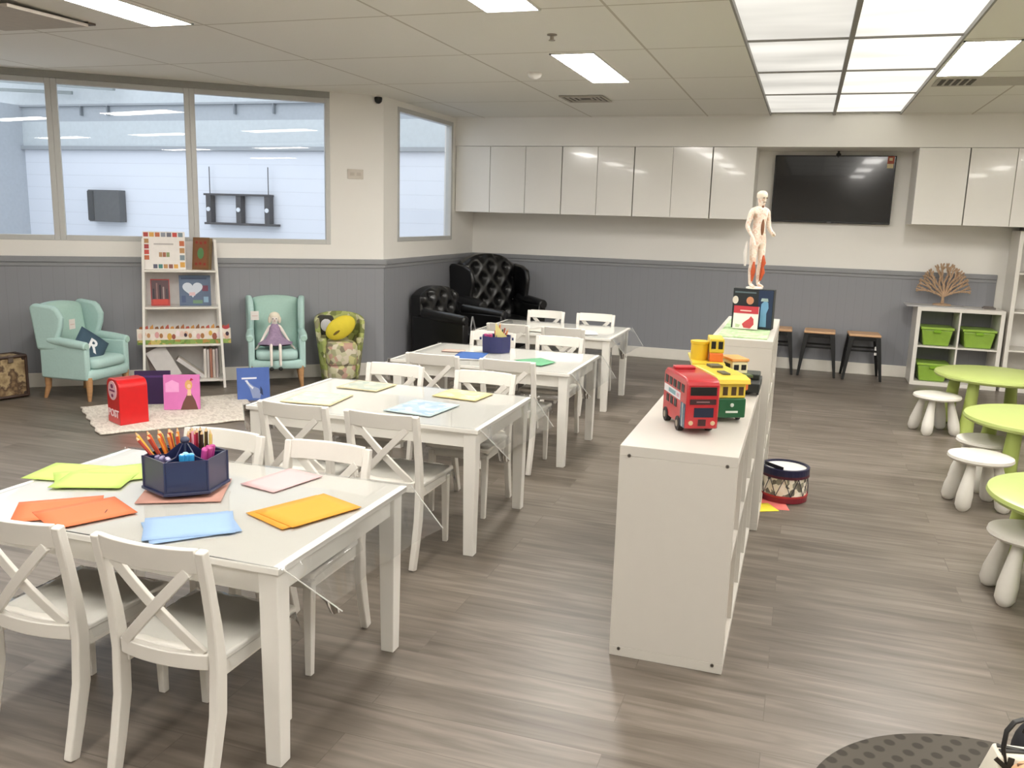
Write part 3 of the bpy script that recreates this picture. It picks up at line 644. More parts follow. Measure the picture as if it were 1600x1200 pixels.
for i in range(5):
    a = -.62 - .17 * i; rr = .09 - .012 * (i % 2)
    pencil(at(rr * .8, a, .0), at(rr * 1.03, a, .102), '56506e', 'marker', 'short dusky purple marker in the left compartments of the caddy', .008, None, 'marker', 'marker', '7a7296')
# the smaller caddy on the third table
CD2 = (-2.055, 5.86, TH + .003)
t = thing('desk_caddy', 'smaller navy caddy of crayons and paper shapes on the third table', 'desk organiser', CD2, .3)
b = MB().m(mat('caddy_blue', '262b5a', .4)); P, Q = ring8(.105), ring8(.098)
b.loops([[(x, y, 0) for x, y in ring8(.095)], [(x, y, .012) for x, y in ring8(.105)]]); b.build('base', t)
b = MB().m(mat('caddy_blue', '262b5a', .4))
for k in range(8):
    j = (k+1) % 8; b.loops([[(P[k][0], P[k][1], .0), (P[j][0], P[j][1], .0), (Q[j][0], Q[j][1], .0), (Q[k][0], Q[k][1], .0)], [(P[k][0]*1.04, P[k][1]*1.04, .115), (P[j][0]*1.04, P[j][1]*1.04, .115), (Q[j][0]*1.04, Q[j][1]*1.04, .115), (Q[k][0]*1.04, Q[k][1]*1.04, .115)]])
b.build('wall', t)
b = MB().m(mat('caddy_blue', '262b5a', .4)); b.box(-.1, .1, -.002, .002, .01, .12); b.box(-.002, .002, -.1, .1, .01, .12); b.build('divider', t)
b = MB().m(mat('caddy_blue', '262b5a', .4)); b.box(.108, .122, -.02, .02, .085, .1); b.box(-.122, -.108, -.02, .02, .085, .1); b.build('lug', t)
v2 = math.atan2(-5.86, 2.055)
G2 = 'contents of the smaller caddy'
def at2(rx, ry, z): return (CD2[0] + rx * math.cos(v2 + PI/2) + ry * math.cos(v2), CD2[1] + rx * math.sin(v2 + PI/2) + ry * math.sin(v2), CD2[2] + z)
for i, (rx, c, nm, h) in enumerate([(.015, 'cf7a3c', 'orange', .205), (.05, 'a8452e', 'russet', .17), (.072, 'e08d55', 'apricot', .165), (.035, '4d4a2c', 'dark olive', .16), (.062, '8b3b3b', 'dark red', .15), (-.02, 'b53a3a', 'red', .15)]):
    pencil(at2(rx * .6, .01 - .01 * i, .01), at2(rx + .008, .0, h), c, 'crayon', nm + ' crayon standing in the smaller navy caddy', .0055, None if i % 2 else 'd9b98a', G2, 'crayon')
for i, (rx, ry, c) in enumerate([(-.055, .05, 'a83a72'), (-.075, .02, 'b5447f'), (-.04, .03, 'c2527f')]):
    pencil(at2(rx, ry * .8, .01), at2(rx * 1.05, ry, .125), c, 'marker', 'short pink marker at the left of the smaller navy caddy', .011, None, G2, 'marker', c)
b = MB().m(pap('manila', 'ddd08a')); b.prism([(-.028, 0), (.055, 0), (.06, .05), (.02, .09), (-.025, .15)], 0, .002, 'y'); put(tag(b.build('paper_shape'), 'pointed pale yellow paper shape sticking up from the smaller caddy', 'paper', G2), at2(.015, .02, .06), v2 + PI/2)

# ---------------------------------------------------------------- white shelf units in the middle of the room
def cube_shelf(loc, rz, W, D, H, nx, nz, label, name='cube_shelf', screws=False, t_out=.038, t_in=.016, back=False, grp=None):
    SW = SHELFW if grp else WHITE
    """open front towards local -y, width along x"""
    t = thing(name, label, 'shelf', loc, rz, grp)
    b = MB().m(SW); b.box(0, W, 0, D, H - t_out, H); b.build('top_board', t, bevel=.002)
    b = MB().m(SW); b.box(0, W, 0, D, 0, t_out); b.build('bottom_board', t, bevel=.002)
    for x in (0, W - t_out):
        b = MB().m(SW); b.box(x, x + t_out, 0, D, t_out, H - t_out); o = b.build('side_board', t, bevel=.0015)
        if screws and x == 0:
            for yy in (.035, D - .035):
                for zz in (.03, H - .035):
                    b = MB().m(mat('screw_steel', '6f6a64', .35, .7)); b.lathe([(.0065, -.0005), (.0065, .003)], 12, M=Matrix.Translation((0, yy, zz)) @ Matrix.Rotation(-PI/2, 4, 'Y')); b.m(BLACK); b.box(-.0034, -.0028, yy - .002, yy + .002, zz - .002, zz + .002); b.build('screw', o)
    cw = (W - 2*t_out - (nx - 1) * t_in) / nx; chh = (H - 2*t_out - (nz - 1) * t_in) / nz
    for i in range(1, nx):
        x = t_out + i * cw + (i - 1) * t_in; b = MB().m(SW); b.box(x, x + t_in, .002, D - .002, t_out, H - t_out); b.build('upright', t)
    for j in range(1, nz):
        z = t_out + j * chh + (j - 1) * t_in
        for i in range(nx):
            x = t_out + i * (cw + t_in); b = MB().m(SW); b.box(x, x + cw, .003, D - .003, z, z + t_in); b.build('shelf_board', t)
    if back: b = MB().m(SW); b.box(t_out, W - t_out, D - .006, D - .001, t_out, H - t_out); b.build('back_panel', t)
    return t, cw, chh
# open side faces +x: rotate so local -y -> +x  (rz = +90: x->y, y->-x)
cube_shelf((-.155, 2.95, 0), PI/2, 1.54, .408, .80, 4, 2, 'waist-high white open shelf unit nearest the viewer, carrying the toy vehicles', screws=True, grp='white shelf units in the middle')
cube_shelf((-.118, 4.53, 0), PI/2, 1.13, .31, 1.0, 3, 3, 'taller white open shelf unit behind the toy vehicles, carrying the model figure', grp='white shelf units in the middle', screws=False)
b = MB().m(patch_mat('grass_mat', ['a9c694', '9dbc88', 'b4cf9e', 'bcd6a8'], 40, .8)); b.box(-.125, .125, -.50, .50, 0, .006)
put(tag(b.build('green_mat', bevel=.001), 'pale green mat lying along the top of the taller white shelf', 'mat'), (-.275, 5.09, 1.0))
# a few things inside the near shelf's cubes
def block_toy(loc, c, dims, label, name, cat):
    t = thing(name, label, cat, loc); b = MB().m(mat('toy_' + c, c, .45)); b.cbox((0, 0, dims[2]/2), dims); b.build('body', t, bevel=.004)
    b = MB().m(mat('toy_lid_' + c, 'd8c8a0', .5)); b.cbox((0, 0, dims[2] + .004), (dims[0] * .96, dims[1] * .96, .008)); b.build('lid', t, bevel=.002); return t
block_toy((-.33, 3.18, .038), 'c9a36a', (.16, .2, .14), 'tan lidded box on the lowest shelf of the nearest white unit', 'wooden_box', 'box')
block_toy((-.36, 3.15, .4085), '8a4a3a', (.16, .18, .16), 'reddish lidded box on the upper shelf of the nearest white unit', 'lidded_box', 'box')
block_toy((-.35, 3.55, .4085), '4b5a66', (.16, .22, .12), 'slate lidded box inside the nearest white unit', 'storage_box', 'box')
# ---------------------------------------------------------------- toy vehicles on the near shelf
SH = .80
RED = mat('bus_red', 'b3242b', .3, coat=.3); REDD = mat('bus_roof', 'b82f36', .4)
dirv = Vector((.42, -.907)); bus_rz = math.atan2(dirv.y, dirv.x)      # local +x = front of the bus
t = thing('toy_bus', 'red double-decker toy bus standing on the nearest white shelf unit', 'toy bus', (-.375, 3.345, SH), bus_rz)
L, Wd, Hh = .30, .125, .212
b = MB().m(RED); pr = [(-L/2, .025), (L/2 - .004, .025), (L/2, .06), (L/2, .19), (L/2 - .012, .206), (L/2 - .04, Hh), (-L/2 + .03, Hh), (-L/2, .195)]
b.prism(pr, -Wd/2, Wd/2, 'y'); b.build('body', t, bevel=.006, smooth=True)
for s in (-1, 1):
    b = MB().m(BLACK); y = s * (Wd/2 + .0006)
    for k in range(5): b.cbox((-.11 + .052 * k, y, .170), (.034, .002, .030))
    b.build('upper_windows', t, bevel=.0006)
    b = MB().m(BLACK)
    for k in range(3): b.cbox((-.085 + .05 * k, y, .098), (.032, .002, .030))
    b.build('lower_windows', t, bevel=.0006)
    b = MB().m(mat('bus_banner', 'd6d3d6', .5)); b.cbox((-.03, y, .133), (.21, .0022, .028)); b.m(mat('bus_banner_teal', '7fa3ab', .5)); b.cbox((-.03, y * 1.001, .133), (.09, .0026, .016)); b.m(mat('bus_banner_rose', 'c99aa6', .5)); b.cbox((.045, y * 1.001, .133), (.03, .0026, .014)); b.build('side_banner', t)
    b = MB().m(mat('door_glass', '41566a', .2)); b.cbox((.112, y, .072), (.055, .002, .09)); b.m(mat('door_bar', 'c9ccc6', .4)); b.cbox((.112, y * 1.01, .072), (.005, .003, .09)); b.build('door', t)
b = MB().m(BLACK); b.cbox((L/2 + .0006, 0, .168), (.002, .10, .032)); b.build('upper_windscreen', t, bevel=.0006)
b = MB().m(mat('blind_dark', '3a1d20', .4)); b.cbox((L/2 + .0006, 0, .128), (.002, .10, .020)); b.m(mat('blind_line', '8e6a6a', .5))
b.cbox((L/2 + .0015, 0, .128), (.001, .05, .004)); b.build('destination_blind', t)
b = MB().m(mat('bus_windscreen', '23283a', .2)); b.cbox((L/2 + .0006, .005, .088), (.002, .075, .036)); b.build('windscreen', t, bevel=.0006)
b = MB().m(mat('grille_dark', '3b1a1c', .4)); b.cbox((L/2 + .0006, 0, .05), (.002, .03, .025)); b.build('grille', t)
for y in (-.042, .042):
    b = MB().m(mat('headlight', 'c9b08c', .3)); b.lathe([(.009, 0), (.007, .004)], 14, M=Matrix.Translation((L/2, y, .048)) @ Matrix.Rotation(PI/2, 4, 'Y')); b.build('headlight', t)
b = MB().m(REDD); b.box(-.12, -.075, -.04, .04, Hh, Hh + .010); b.build('roof_hatch', t, bevel=.003)
for x in (-.10, .062):
    for s in (-1, 1):
        b = MB().m(mat('tyre', '241f1d', .6)); M = Matrix.Translation((x, s * (Wd/2 - .006), .028)) @ Matrix.Rotation(PI/2, 4, 'X'); b.lathe([(.028, -.011), (.028, .011)], 20, M=M)
        o = b.build('wheel', t, bevel=.002); b = MB().m(mat('hub', '8d8072', .4)); b.lathe([(.013, -.0125), (.013, .0125)], 14, M=M); b.build('hub', o)
YEL = mat('toy_yellow', 'dcc03a', .35, coat=.2); YELW = mat('toy_cream', 'ece3b8', .4); GRN = mat('toy_green', '1f5c38', .3, coat=.2); ORG = mat('toy_orange', 'd9702e', .4)
t = thing('toy_tram', 'yellow and dark green toy tram right behind the red toy bus', 'toy tram', (-.295, 3.62, SH), bus_rz + .02)
b = MB().m(GRN); b.box(-.16, .16, -.058, .058, .02, .10); b.build('lower_body', t, bevel=.006)
b = MB().m(mat('tram_cream', 'e3c84a', .4)); b.box(-.155, .155, -.054, .054, .10, .158); b.build('upper_body', t, bevel=.003)
b = MB().m(YEL); b.prism([(-.175, .158), (.175, .158), (.168, .176), (.12, .186), (-.12, .186), (-.168, .176)], -.066, .066, 'y'); b.build('roof', t, bevel=.003)
b = MB().m(mat('window_dark', '4c3a22', .3))
for s in (-1, 1):
    for k in range(6): b.cbox((-.125 + .05 * k, s * .0545, .128), (.03, .002, .034))
for y in (-.03, 0.005, .035): b.cbox((.1555, y, .128), (.002, .02, .034))
b.build('windows', t)
b = MB().m(mat('tram_white', 'd9e2d8', .4)); b.lathe([(.008, 0), (.006, .004)], 14, M=Matrix.Translation((.16, 0, .072)) @ Matrix.Rotation(PI/2, 4, 'Y')); b.cbox((.161, 0, .045), (.002, .05, .008)); b.build('headlight', t)
for x in (-.1, .1):
    for s in (-1, 1): b = MB().m(mat('tyre', '241f1d', .6)); b.lathe([(.02, -.006), (.02, .006)], 18, M=Matrix.Translation((x, s * .05, .0205)) @ Matrix.Rotation(PI/2, 4, 'X')); b.build('wheel', t)
b = MB().m(mat('panto', '56503a', .5)); b.box(.05, .12, -.03, .0, .186, .192); b.box(-.10, -.04, -.02, .03, .186, .196); b.build('roof_fitting', t)
t = thing('toy_ferry', 'tall yellow toy ferry with two dark portholes, behind the tram', 'toy boat', (-.395, 4.05, SH), bus_rz - .25); t.scale = (1.1, 1.1, 1.3)
b = MB().m(mat('ferry_green', '2c5e3c', .4)); b.prism([(-.20, -.06), (.13, -.07), (.19, 0), (.13, .072), (-.20, .062)], 0, .05, 'z'); b.build('hull', t, bevel=.005)
b = MB().m(YELW); b.box(-.15, .12, -.055, .06, .05, .115); b.build('deckhouse', t, bevel=.004)
b = MB().m(mat('window_dark', '4c3a22', .3))
for s in (-1, 1):
    for k in range(6): b.cbox((-.12 + .045 * k, .0605 if s > 0 else -.0555, .085), (.016, .002, .022))
for y in (-.035, -.012, .012, .036): b.cbox((.1205, y, .085), (.002, .012, .022))
b.build('deck_windows', t)
b = MB().m(YEL); b.box(-.16, .13, -.065, .068, .115, .125); b.build('upper_deck', t, bevel=.002)
b = MB().m(mat('ferry_yellow', 'dcb62e', .35)); b.lathe([(.036, .125), (.036, .180), (.039, .182), (.039, .190)], 28, c=(.02, -.03, 0)); b.build('funnel', t, smooth=True)
b = MB().m(ORG); b.box(-.06, .08, .008, .062, .125, .155); b.build('cabin', t, bevel=.003)
b = MB().m(YEL); b.box(-.06, .075, .006, .064, .155, .205); b.build('wheelhouse', t, bevel=.004)
for y in (.021, .049): b = MB().m(BLACK); b.cbox((.0755, y, .183), (.002, .018, .026)); b.build('porthole', t)
t = thing('toy_car', 'small yellow and orange toy car with dark windows, beside the black toy block', 'toy car', (-.268, 4.13, SH), bus_rz + .05); t.scale = (.95, .9, 1.25)
b = MB().m(ORG); b.box(-.09, .09, -.05, .05, .02, .07); b.build('body', t, bevel=.006)
b = MB().m(mat('car_green', '4b5b31', .5)); b.box(-.095, .1, -.055, .055, .07, .08); b.build('bumper', t, bevel=.002)
b = MB().m(YELW); b.box(-.07, .06, -.042, .042, .08, .125); b.build('cabin', t, bevel=.005)
b = MB().m(BLACK); b.cbox((.0605, -.02, .103), (.002, .026, .02)); b.cbox((.0605, .02, .103), (.002, .026, .02)); b.cbox((0, -.0425, .103), (.07, .002, .02)); b.build('windows', t)
b = MB().m(mat('car_roof', 'e2a25c', .4)); b.box(-.075, .066, -.046, .046, .125, .135); b.build('roof', t, bevel=.002)
for x in (-.055, .055):
    for s in (-1, 1): b = MB().m(mat('tyre', '241f1d', .6)); b.lathe([(.02, -.006), (.02, .006)], 18, M=Matrix.Translation((x, s * .05, .0205)) @ Matrix.Rotation(PI/2, 4, 'X')); b.build('wheel', t)
t = thing('toy_truck', 'low black toy truck at the right edge of the shelf beyond the small toy car', 'toy truck', (-.168, 4.20, SH), .0)
b = MB().m(mat('truck_black', '1d201e', .5)); b.box(-.062, .02, -.13, .12, .018, .06); b.build('body', t, bevel=.004)
b = MB().m(mat('truck_dark', '2b322c', .5)); b.box(-.055, .012, -.02, .10, .06, .085); b.build('cab', t, bevel=.004)
for y in (-.08, .08):
    for x in (-.058, .012): b = MB().m(BLACK); b.lathe([(.018, -.005), (.018, .005)], 16, M=Matrix.Translation((x, y, .0185)) @ Matrix.Rotation(PI/2, 4, 'Y')); b.build('wheel', t)

# ---------------------------------------------------------------- books / boxes and anatomy figure on the taller shelf
Z2 = 1.0065
vy = -.12
t = thing('standing_box', 'tall dark box with blue figure print standing on the taller white shelf', 'box', (-.255, 5.02, Z2), vy)
b = MB().m(mat('box_dark', '22272b', .4)); b.box(-.105, .115, -.035, .035, 0, .22); b.build('body', t, bevel=.002)
b = MB().m(mat('box_navy', '1d2f4d', .4)); b.box(.035, .112, -.0365, -.035, .01, .215); b.m(mat('box_blue', '6fa0c4', .4))
b.prism([(.05, .015), (.085, .015), (.082, .09), (.092, .12), (.088, .15), (.07, .16), (.052, .14), (.05, .1)], -.0378, -.0365, 'y'); b.m(mat('box_grey', '9db0ad', .4)); b.prism([(.048, .155), (.088, .155), (.085, .172), (.052, .172)], -.038, -.0366, 'y')
b.m(mat('box_cream', 'd8d0c0', .4)); b.prism([(-.09 + .016 * math.cos(k), .155 + .022 * math.sin(k)) for k in [i * PI/6 for i in range(12)]], -.0378, -.0352, 'y')
b.m(mat('box_peach', 'c98a66', .4)); b.prism([(-.01 + .02 * math.cos(k), .155 + .022 * math.sin(k)) for k in [i * PI/6 for i in range(12)]], -.0378, -.0352, 'y')
b.m(mat('box_steel', '5a6a70', .4)); b.box(-.095, .02, -.0365, -.035, .195, .203); b.build('printed_front', t)
t = thing('small_book', 'small white and red book leaning on the dark box on the taller shelf', 'book', (-.285, 4.93, Z2), vy)
M = Matrix.Rotation(math.radians(-6), 4, 'X')
b = MB().m(mat('book_white', 'e8dfd6', .5)); b.box(-.065, .068, -.008, .008, .003, .128, M); b.build('pages', t)
b = MB().m(mat('book_red', 'b8303c', .5)); b.box(-.065, .068, -.0095, -.008, .088, .128, M); b.m(mat('book_pink', 'e8c9c0', .5)); b.box(-.03, .03, -.0105, -.0095, .10, .106, M)
b.m(mat('book_crimson', 'c0434a', .5)); b.prism([(-.005, .01), (.03, .008), (.048, .03), (.045, .06), (.03, .075), (.02, .06), (.0, .045), (-.015, .03)], -.0098, -.008, 'y', M)
b.m(mat('book_sage', 'b9c7a0', .5)); b.prism([(-.05, .01), (-.03, .01), (-.025, .025), (-.05, .03)], -.0098, -.008, 'y', M); b.build('cover', t)
# anatomical model: one continuous body, standing on the dark box
def anatomy_mat():
    m = patch_mat('anatomy_flesh', ['f0e2d4', 'ecd3bf', 'f3e8dc', 'e2bca4', 'f0e4d8'], 38, .45, 'NOISE'); return m
t = thing('anatomy_model', 'cream and red anatomical body model standing on the dark box', 'model figure', (-.255, 5.02, Z2 + .22), .75)
k = .52 / 1.75
J = lambda x, y, z, r: (x * k, y * k, z * k, r * k)
jt = dict(pel=J(0, 0, .95, .125), wa=J(0, .01, 1.1, .105), ch=J(0, .0, 1.28, .135), up=J(0, .01, 1.42, .11), nk=J(0, -.01, 1.5, .052), hd0=J(0, -.02, 1.58, .075), hd=J(0, -.02, 1.67, .088), hd2=J(0, -.015, 1.74, .05))
ed = [('pel', 'wa'), ('wa', 'ch'), ('ch', 'up'), ('up', 'nk'), ('nk', 'hd0'), ('hd0', 'hd'), ('hd', 'hd2')]
for s, n in ((-1, 'l'), (1, 'r')):
    jt.update({n+'h': J(s*.09, 0, .86, .092), n+'k': J(s*.095, -.01, .48, .056), n+'c': J(s*.095, .02, .33, .056), n+'a': J(s*.09, .02, .08, .034), n+'t': J(s*.10, -.12, .03, .032),
               n+'s': J(s*.18, .01, 1.42, .06), n+'e': J(s*.25, .03, 1.13, .042)})
    ed += [('pel', n+'h'), (n+'h', n+'k'), (n+'k', n+'c'), (n+'c', n+'a'), (n+'a', n+'t'), ('up', n+'s'), (n+'s', n+'e')]
jt.update(lw=J(-.20, -.1, .93, .03), lp=J(-.19, -.13, .84, .034), rw=J(.24, -.13, .98, .03), rp=J(.2, -.2, 1.02, .034)); ed += [('le', 'lw'), ('lw', 'lp'), ('re', 'rw'), ('rw', 'rp')]
for s, n, pw in ((-1, 'l', (-.19, -.13, .84)), (1, 'r', (.2, -.2, 1.02))):
    for q in range(5):
        if s < 0: tip = (pw[0] + (-.03 + .015 * q), pw[1] - .02 - (.03 if q == 0 else 0), pw[2] - (.09 if q else .05))
        else: tip = (pw[0] - (.08 if q else .03), pw[1] - .02, pw[2] + (-.03 + .016 * q))
        jt[n+'f%d' % q] = J(*tip, .009); ed.append((n+'p', n+'f%d' % q))
skin('body', jt, ed, anatomy_mat(), t, 2)
MUS = mat('muscle_red', 'c4562f', .45, var=.15, scale=60); BONE = mat('bone_cream', 'efe4d2', .5)
for s, z0, z1, y in ((1, .62, .34, -.01), (-1, .5, .14, .0), (1, .46, .15, .0)):   # exposed muscle strips on the legs
    b = MB().m(MUS); b.tube([(s*.10*k, (-.05+y)*k, z0*k), (s*.11*k, (-.062+y)*k, (z0+z1)/2*k), (s*.098*k, (-.03+y)*k, z1*k)], [.02*k, .045*k, .015*k], 10); b.build('leg_muscle', t, smooth=True)
b = MB().m(mat('cavity_brown', '7d5238', .6)); b.ell((0, -.095*k, 1.13*k), (.035*k, .035*k, .15*k)); b.ell((0, -.05*k, 1.50*k), (.03*k, .03*k, .03*k)); b.build('chest_cavity', t, smooth=True)
b = MB().m(BONE); b.ell((0, -.02*k, 1.70*k), (.095*k, .105*k, .09*k)); b.build('skull_cap', t, smooth=True)
b = MB().m(mat('anat_dark', '6b4636', .5))
for s in (-1, 1): b.ell((s*.035*k, -.112*k, 1.655*k), (.016*k, .01*k, .011*k), nu=10, nv=6)
b.box(-.03*k, .03*k, -.112*k, -.1*k, 1.575*k, 1.585*k); b.build('eyes_and_mouth', t)
b = MB().m(BONE); b.prism([(-.014*k, 1.6*k), (.014*k, 1.6*k), (0, 1.65*k)], -.13*k, -.1*k, 'y'); b.build('nose', t)
b = MB().m(mat('stand_white', 'ece7de', .4)); b.lathe([(.045, -.0), (.045, .008), (.03, .012)], 24); b.build('stand', t)
b = MB().m(mat('limb_pale', 'd9d2cc', .5)); b.tube([(-.25*k, -.0, .87*k), (-.27*k, 0, .66*k), (-.26*k, 0, .42*k)], [.014*k, .035*k, .02*k], 10); b.build('hanging_muscle_strip', t, smooth=True)

# drum and papers beside the shelf
t = thing('drum', 'small drum with dark blue and red rims on the floor beside the white shelves', 'drum', (-.005, 5.18, .004))
RR = .135
b = MB().m(patch_mat('drum_print', ['e6dcc4', '8f8a78', 'e9e1cc', 'efe8d6', '6f6a5c'], 34, .5, stretch=(1, 1, 1))); b.lathe([(RR - .006, .03), (RR - .006, .155)], 40); b.build('shell', t, smooth=True)
b = MB().m(mat('drum_red', '7a1f2c', .35)); b.lathe([(RR, 0), (RR, .035)], 40); b.m(mat('drum_red_light', 'a3302f', .4)); b.lathe([(RR + .002, .03), (RR + .002, .04)], 40); b.build('bottom_rim', t)
b = MB().m(mat('drum_navy', '1c1c3c', .35)); b.lathe([(RR + .002, .15), (RR + .002, .195), (RR - .012, .197), (RR - .012, .186), (RR - .013, .15)], 40); b.m(mat('drum_maroon', '4a1626', .4)); b.lathe([(RR + .003, .143), (RR + .003, .158)], 40); b.build('top_rim', t)
b = MB().m(mat('drum_skin', 'eceae6', .5)); b.lathe([(RR - .012, .180), (RR - .012, .184)], 40); b.build('drumhead', t)
b = MB().m(mat('drum_cord', '2b2a3a', .5))
for q in range(10):
    a0, a1 = 2*PI*q/10, 2*PI*(q+.5)/10; P = lambda a, z: (RR * math.cos(a), RR * math.sin(a), z)
    b.tube([P(a0, .04), P((a0+a1)/2, .095), P(a1, .145)], .0022, 5); b.tube([P(a1, .145), P(a1 + PI/20, .095), P(a1 + PI/10, .04)], .0022, 5)
b.build('lacing', t)
b = MB().m(mat('strap_dark', '191824', .5)); b.sweep([(-.115, .03, .19), (-.10, -.04, .202), (-.05, -.10, .205), (-.01, -.12, .2)], .022, .004, (0, 0, 1)); b.build('strap', t)
GPP = 'bright paper under the drum'
sheet(-.10, 5.02, .2, .24, .2, .0, pap('hotpink', 'ee7f78'), 'coral paper under the drum', GPP); sheet(-.12, 4.93, .5, .16, .14, .0016, pap('brightyellow', 'ecd93c'), 'bright yellow paper sticking out below the drum', GPP)

# ---------------------------------------------------------------- back wall stools
MET = mat('stool_black_metal', '141414', .4, .3); SEATW = mat('stool_wood', 'd2a880', .45, var=.12, scale=6, stretch=(1, 8, 1))
def metal_stool(loc, rz, label):
    t = thing('metal_stool', label, 'stool', loc, rz, 'black metal stools along the back wall'); H = .48
    b = MB().m(SEATW); b.cbox((0, 0, H - .012), (.315, .315, .026)); b.build('seat', t, bevel=.01, smooth=True)
    b = MB().m(MET); b.cbox((0, 0, H - .045), (.29, .29, .04)); b.build('seat_frame', t, bevel=.004)
    for sx in (-1, 1):
        for sy in (-1, 1):
            b = MB().m(MET); b.sweep([(sx*.128, sy*.128, H - .03), (sx*.155, sy*.155, .25), (sx*.185, sy*.185, 0)], [.052, .04, .024], [.05, .036, .024], (1, 0, 0)); b.build('leg', t, bevel=.003)
    for s in (-1, 1):
        b = MB().m(MET); b.bar((-.15, s*.15, .31), (.15, s*.15, .31), .006, .02, (0, 1, 0)); b.build('brace', t)
        b = MB().m(MET); b.bar((s*.15, -.15, .31), (s*.15, .15, .31), .006, .02, (1, 0, 0)); b.build('brace', t)
    return t
s0 = metal_stool((.655, 9.84, 0), .03, 'black metal stool with wooden seat nearest the white cube shelf')
dup(s0, (.215, 9.86, 0), -.03, 'black metal stool with wooden seat, middle of the three by the back wall'); dup(s0, (-.225, 9.86, 0), .02, 'black metal stool partly hidden behind the taller white shelf unit')
b = MB().m(mat('tag_white', 'e6e4e0', .5)); b.box(-.012, .012, -.002, 0, 0, .09); put(tag(b.build('paper_tag', bevel=.001), 'small white tag hanging under the stool nearest the cube shelf', 'tag'), (.775, 9.70, .27))

# ---------------------------------------------------------------- cube shelf with green tubs, tall shelf
cube_shelf((1.125, 9.68, 0), 0, .80, .405, .80, 2, 2, 'low white four-cube shelf holding green tubs, under the tree sculpture', grp=None)
cube_shelf((1.955, 9.68, 0), 0, .80, .405, 1.585, 2, 4, 'tall white open shelf cut by the right edge', name='tall_shelf', back=False)
TUB = mat('tub_green', '8db043', .3, coat=.2, var=.08); TUBD = mat('tub_lid_green', '97ba49', .3, coat=.2)
def tub(loc, label):
    t = thing('storage_tub', label, 'tub', loc, 0, 'green tubs in the cube shelf')
    rings = []
    for z, w_, d_ in ((0, .115, .13), (.01, .12, .135), (.165, .145, .155)): rings.append([(-w_, -d_, z), (w_, -d_, z), (w_, d_, z), (-w_, d_, z)])
    b = MB().m(TUB); b.loops(rings); b.build('body', t, bevel=.012, smooth=True)
    b = MB().m(TUBD); b.box(-.155, .155, -.165, .165, .165, .19); b.build('lid', t, bevel=.006)
    b = MB().m(mat('tub_handle', '7dab22', .35)); b.box(-.035, .035, -.170, -.155, .135, .165); b.build('handle', t, bevel=.004); return t
q = tub((1.335, 9.86, .4085), 'green lidded tub in the upper left cube'); dup(q, (1.72, 9.86, .4085), 0, 'green lidded tub in the upper right cube'); dup(q, (1.335, 9.86, .0385), 0, 'green lidded tub in the lower left cube')
b = MB().m(mat('slab_grey', 'b7b6b6', .5)); b.box(-.33, .22, -.16, .14, 0, .012); put(tag(b.build('board', bevel=.002), 'flat grey board overhanging the left end of the cube shelf', 'board'), (1.35, 9.86, .8005))
t = thing('tree_sculpture', 'brown branching wooden tree sculpture on the low cube shelf', 'sculpture', (1.37, 9.9, .813))
b = MB().m(mat('tree_wood', 'b3967a', .6, var=.15)); b.lathe([(.09, 0), (.085, .012), (.03, .02)], 20); b.build('base', t)
b = MB().m(mat('tree_wood', 'b3967a', .6, var=.15)); b.tube([(0, 0, .015), (.004, 0, .05), (0, 0, .10)], [.018, .014, .013], 10); b.build('trunk', t, smooth=True)
rt = random.Random(5)
b = MB().m(mat('tree_wood', 'b3967a', .6, var=.15))
def branch(p, a, L, r, dpt):
    q = p + Vector((math.sin(a) * L, rt.uniform(-.015, .015), math.cos(a) * L * 1.05)); mid = (p + q)/2 + Vector((math.cos(a) * .008 * (1 if dpt % 2 else -1), 0, 0))
    b.tube([p, mid, q], [r*1.25, r*1.3, r*1.1], 6); b.tube([q - (q-p)*.35, q, q + (q-p)*.22], [r*.8, r*2.0, r*.5], 6)
    if dpt < 4:
        for d in (-.30, .26): branch(q, a * 1.0 + d * (1 - .1*dpt) + rt.uniform(-.06, .06), L * .80, r * .84, dpt + 1)
for a, L in ((-1.12, .088), (-.72, .094), (-.36, .100), (0, .108), (.36, .100), (.72, .094), (1.12, .088)): branch(Vector((0, 0, .085)), a, L, .0085, 1)
b.build('branches', t)
sheet(1.60, 9.83, .3, .25, .18, .8005, pap('greywhite', 'd4d2d2'), 'crumpled whitish paper right of the tree sculpture', None, curl=.03)
b = MB().m(mat('small_dark', '6b6460', .5)); b.box(-.06, .06, -.03, .03, 0, .018); b.box(-.05, .04, -.02, .02, .018, .028); put(tag(b.build('small_case', bevel=.004), 'small dark grey case at the right end of the cube shelf top', 'case'), (1.80, 9.86, .8005))
b = MB().m(BLACK); b.box(-.2, .2, -.12, .12, 0, .035); b.box(-.18, .18, -.1, .1, .035, .042); put(tag(b.build('flat_device', bevel=.004), 'flat black device lying on top of the tall white shelf', 'device'), (2.2, 9.86, 1.5855))

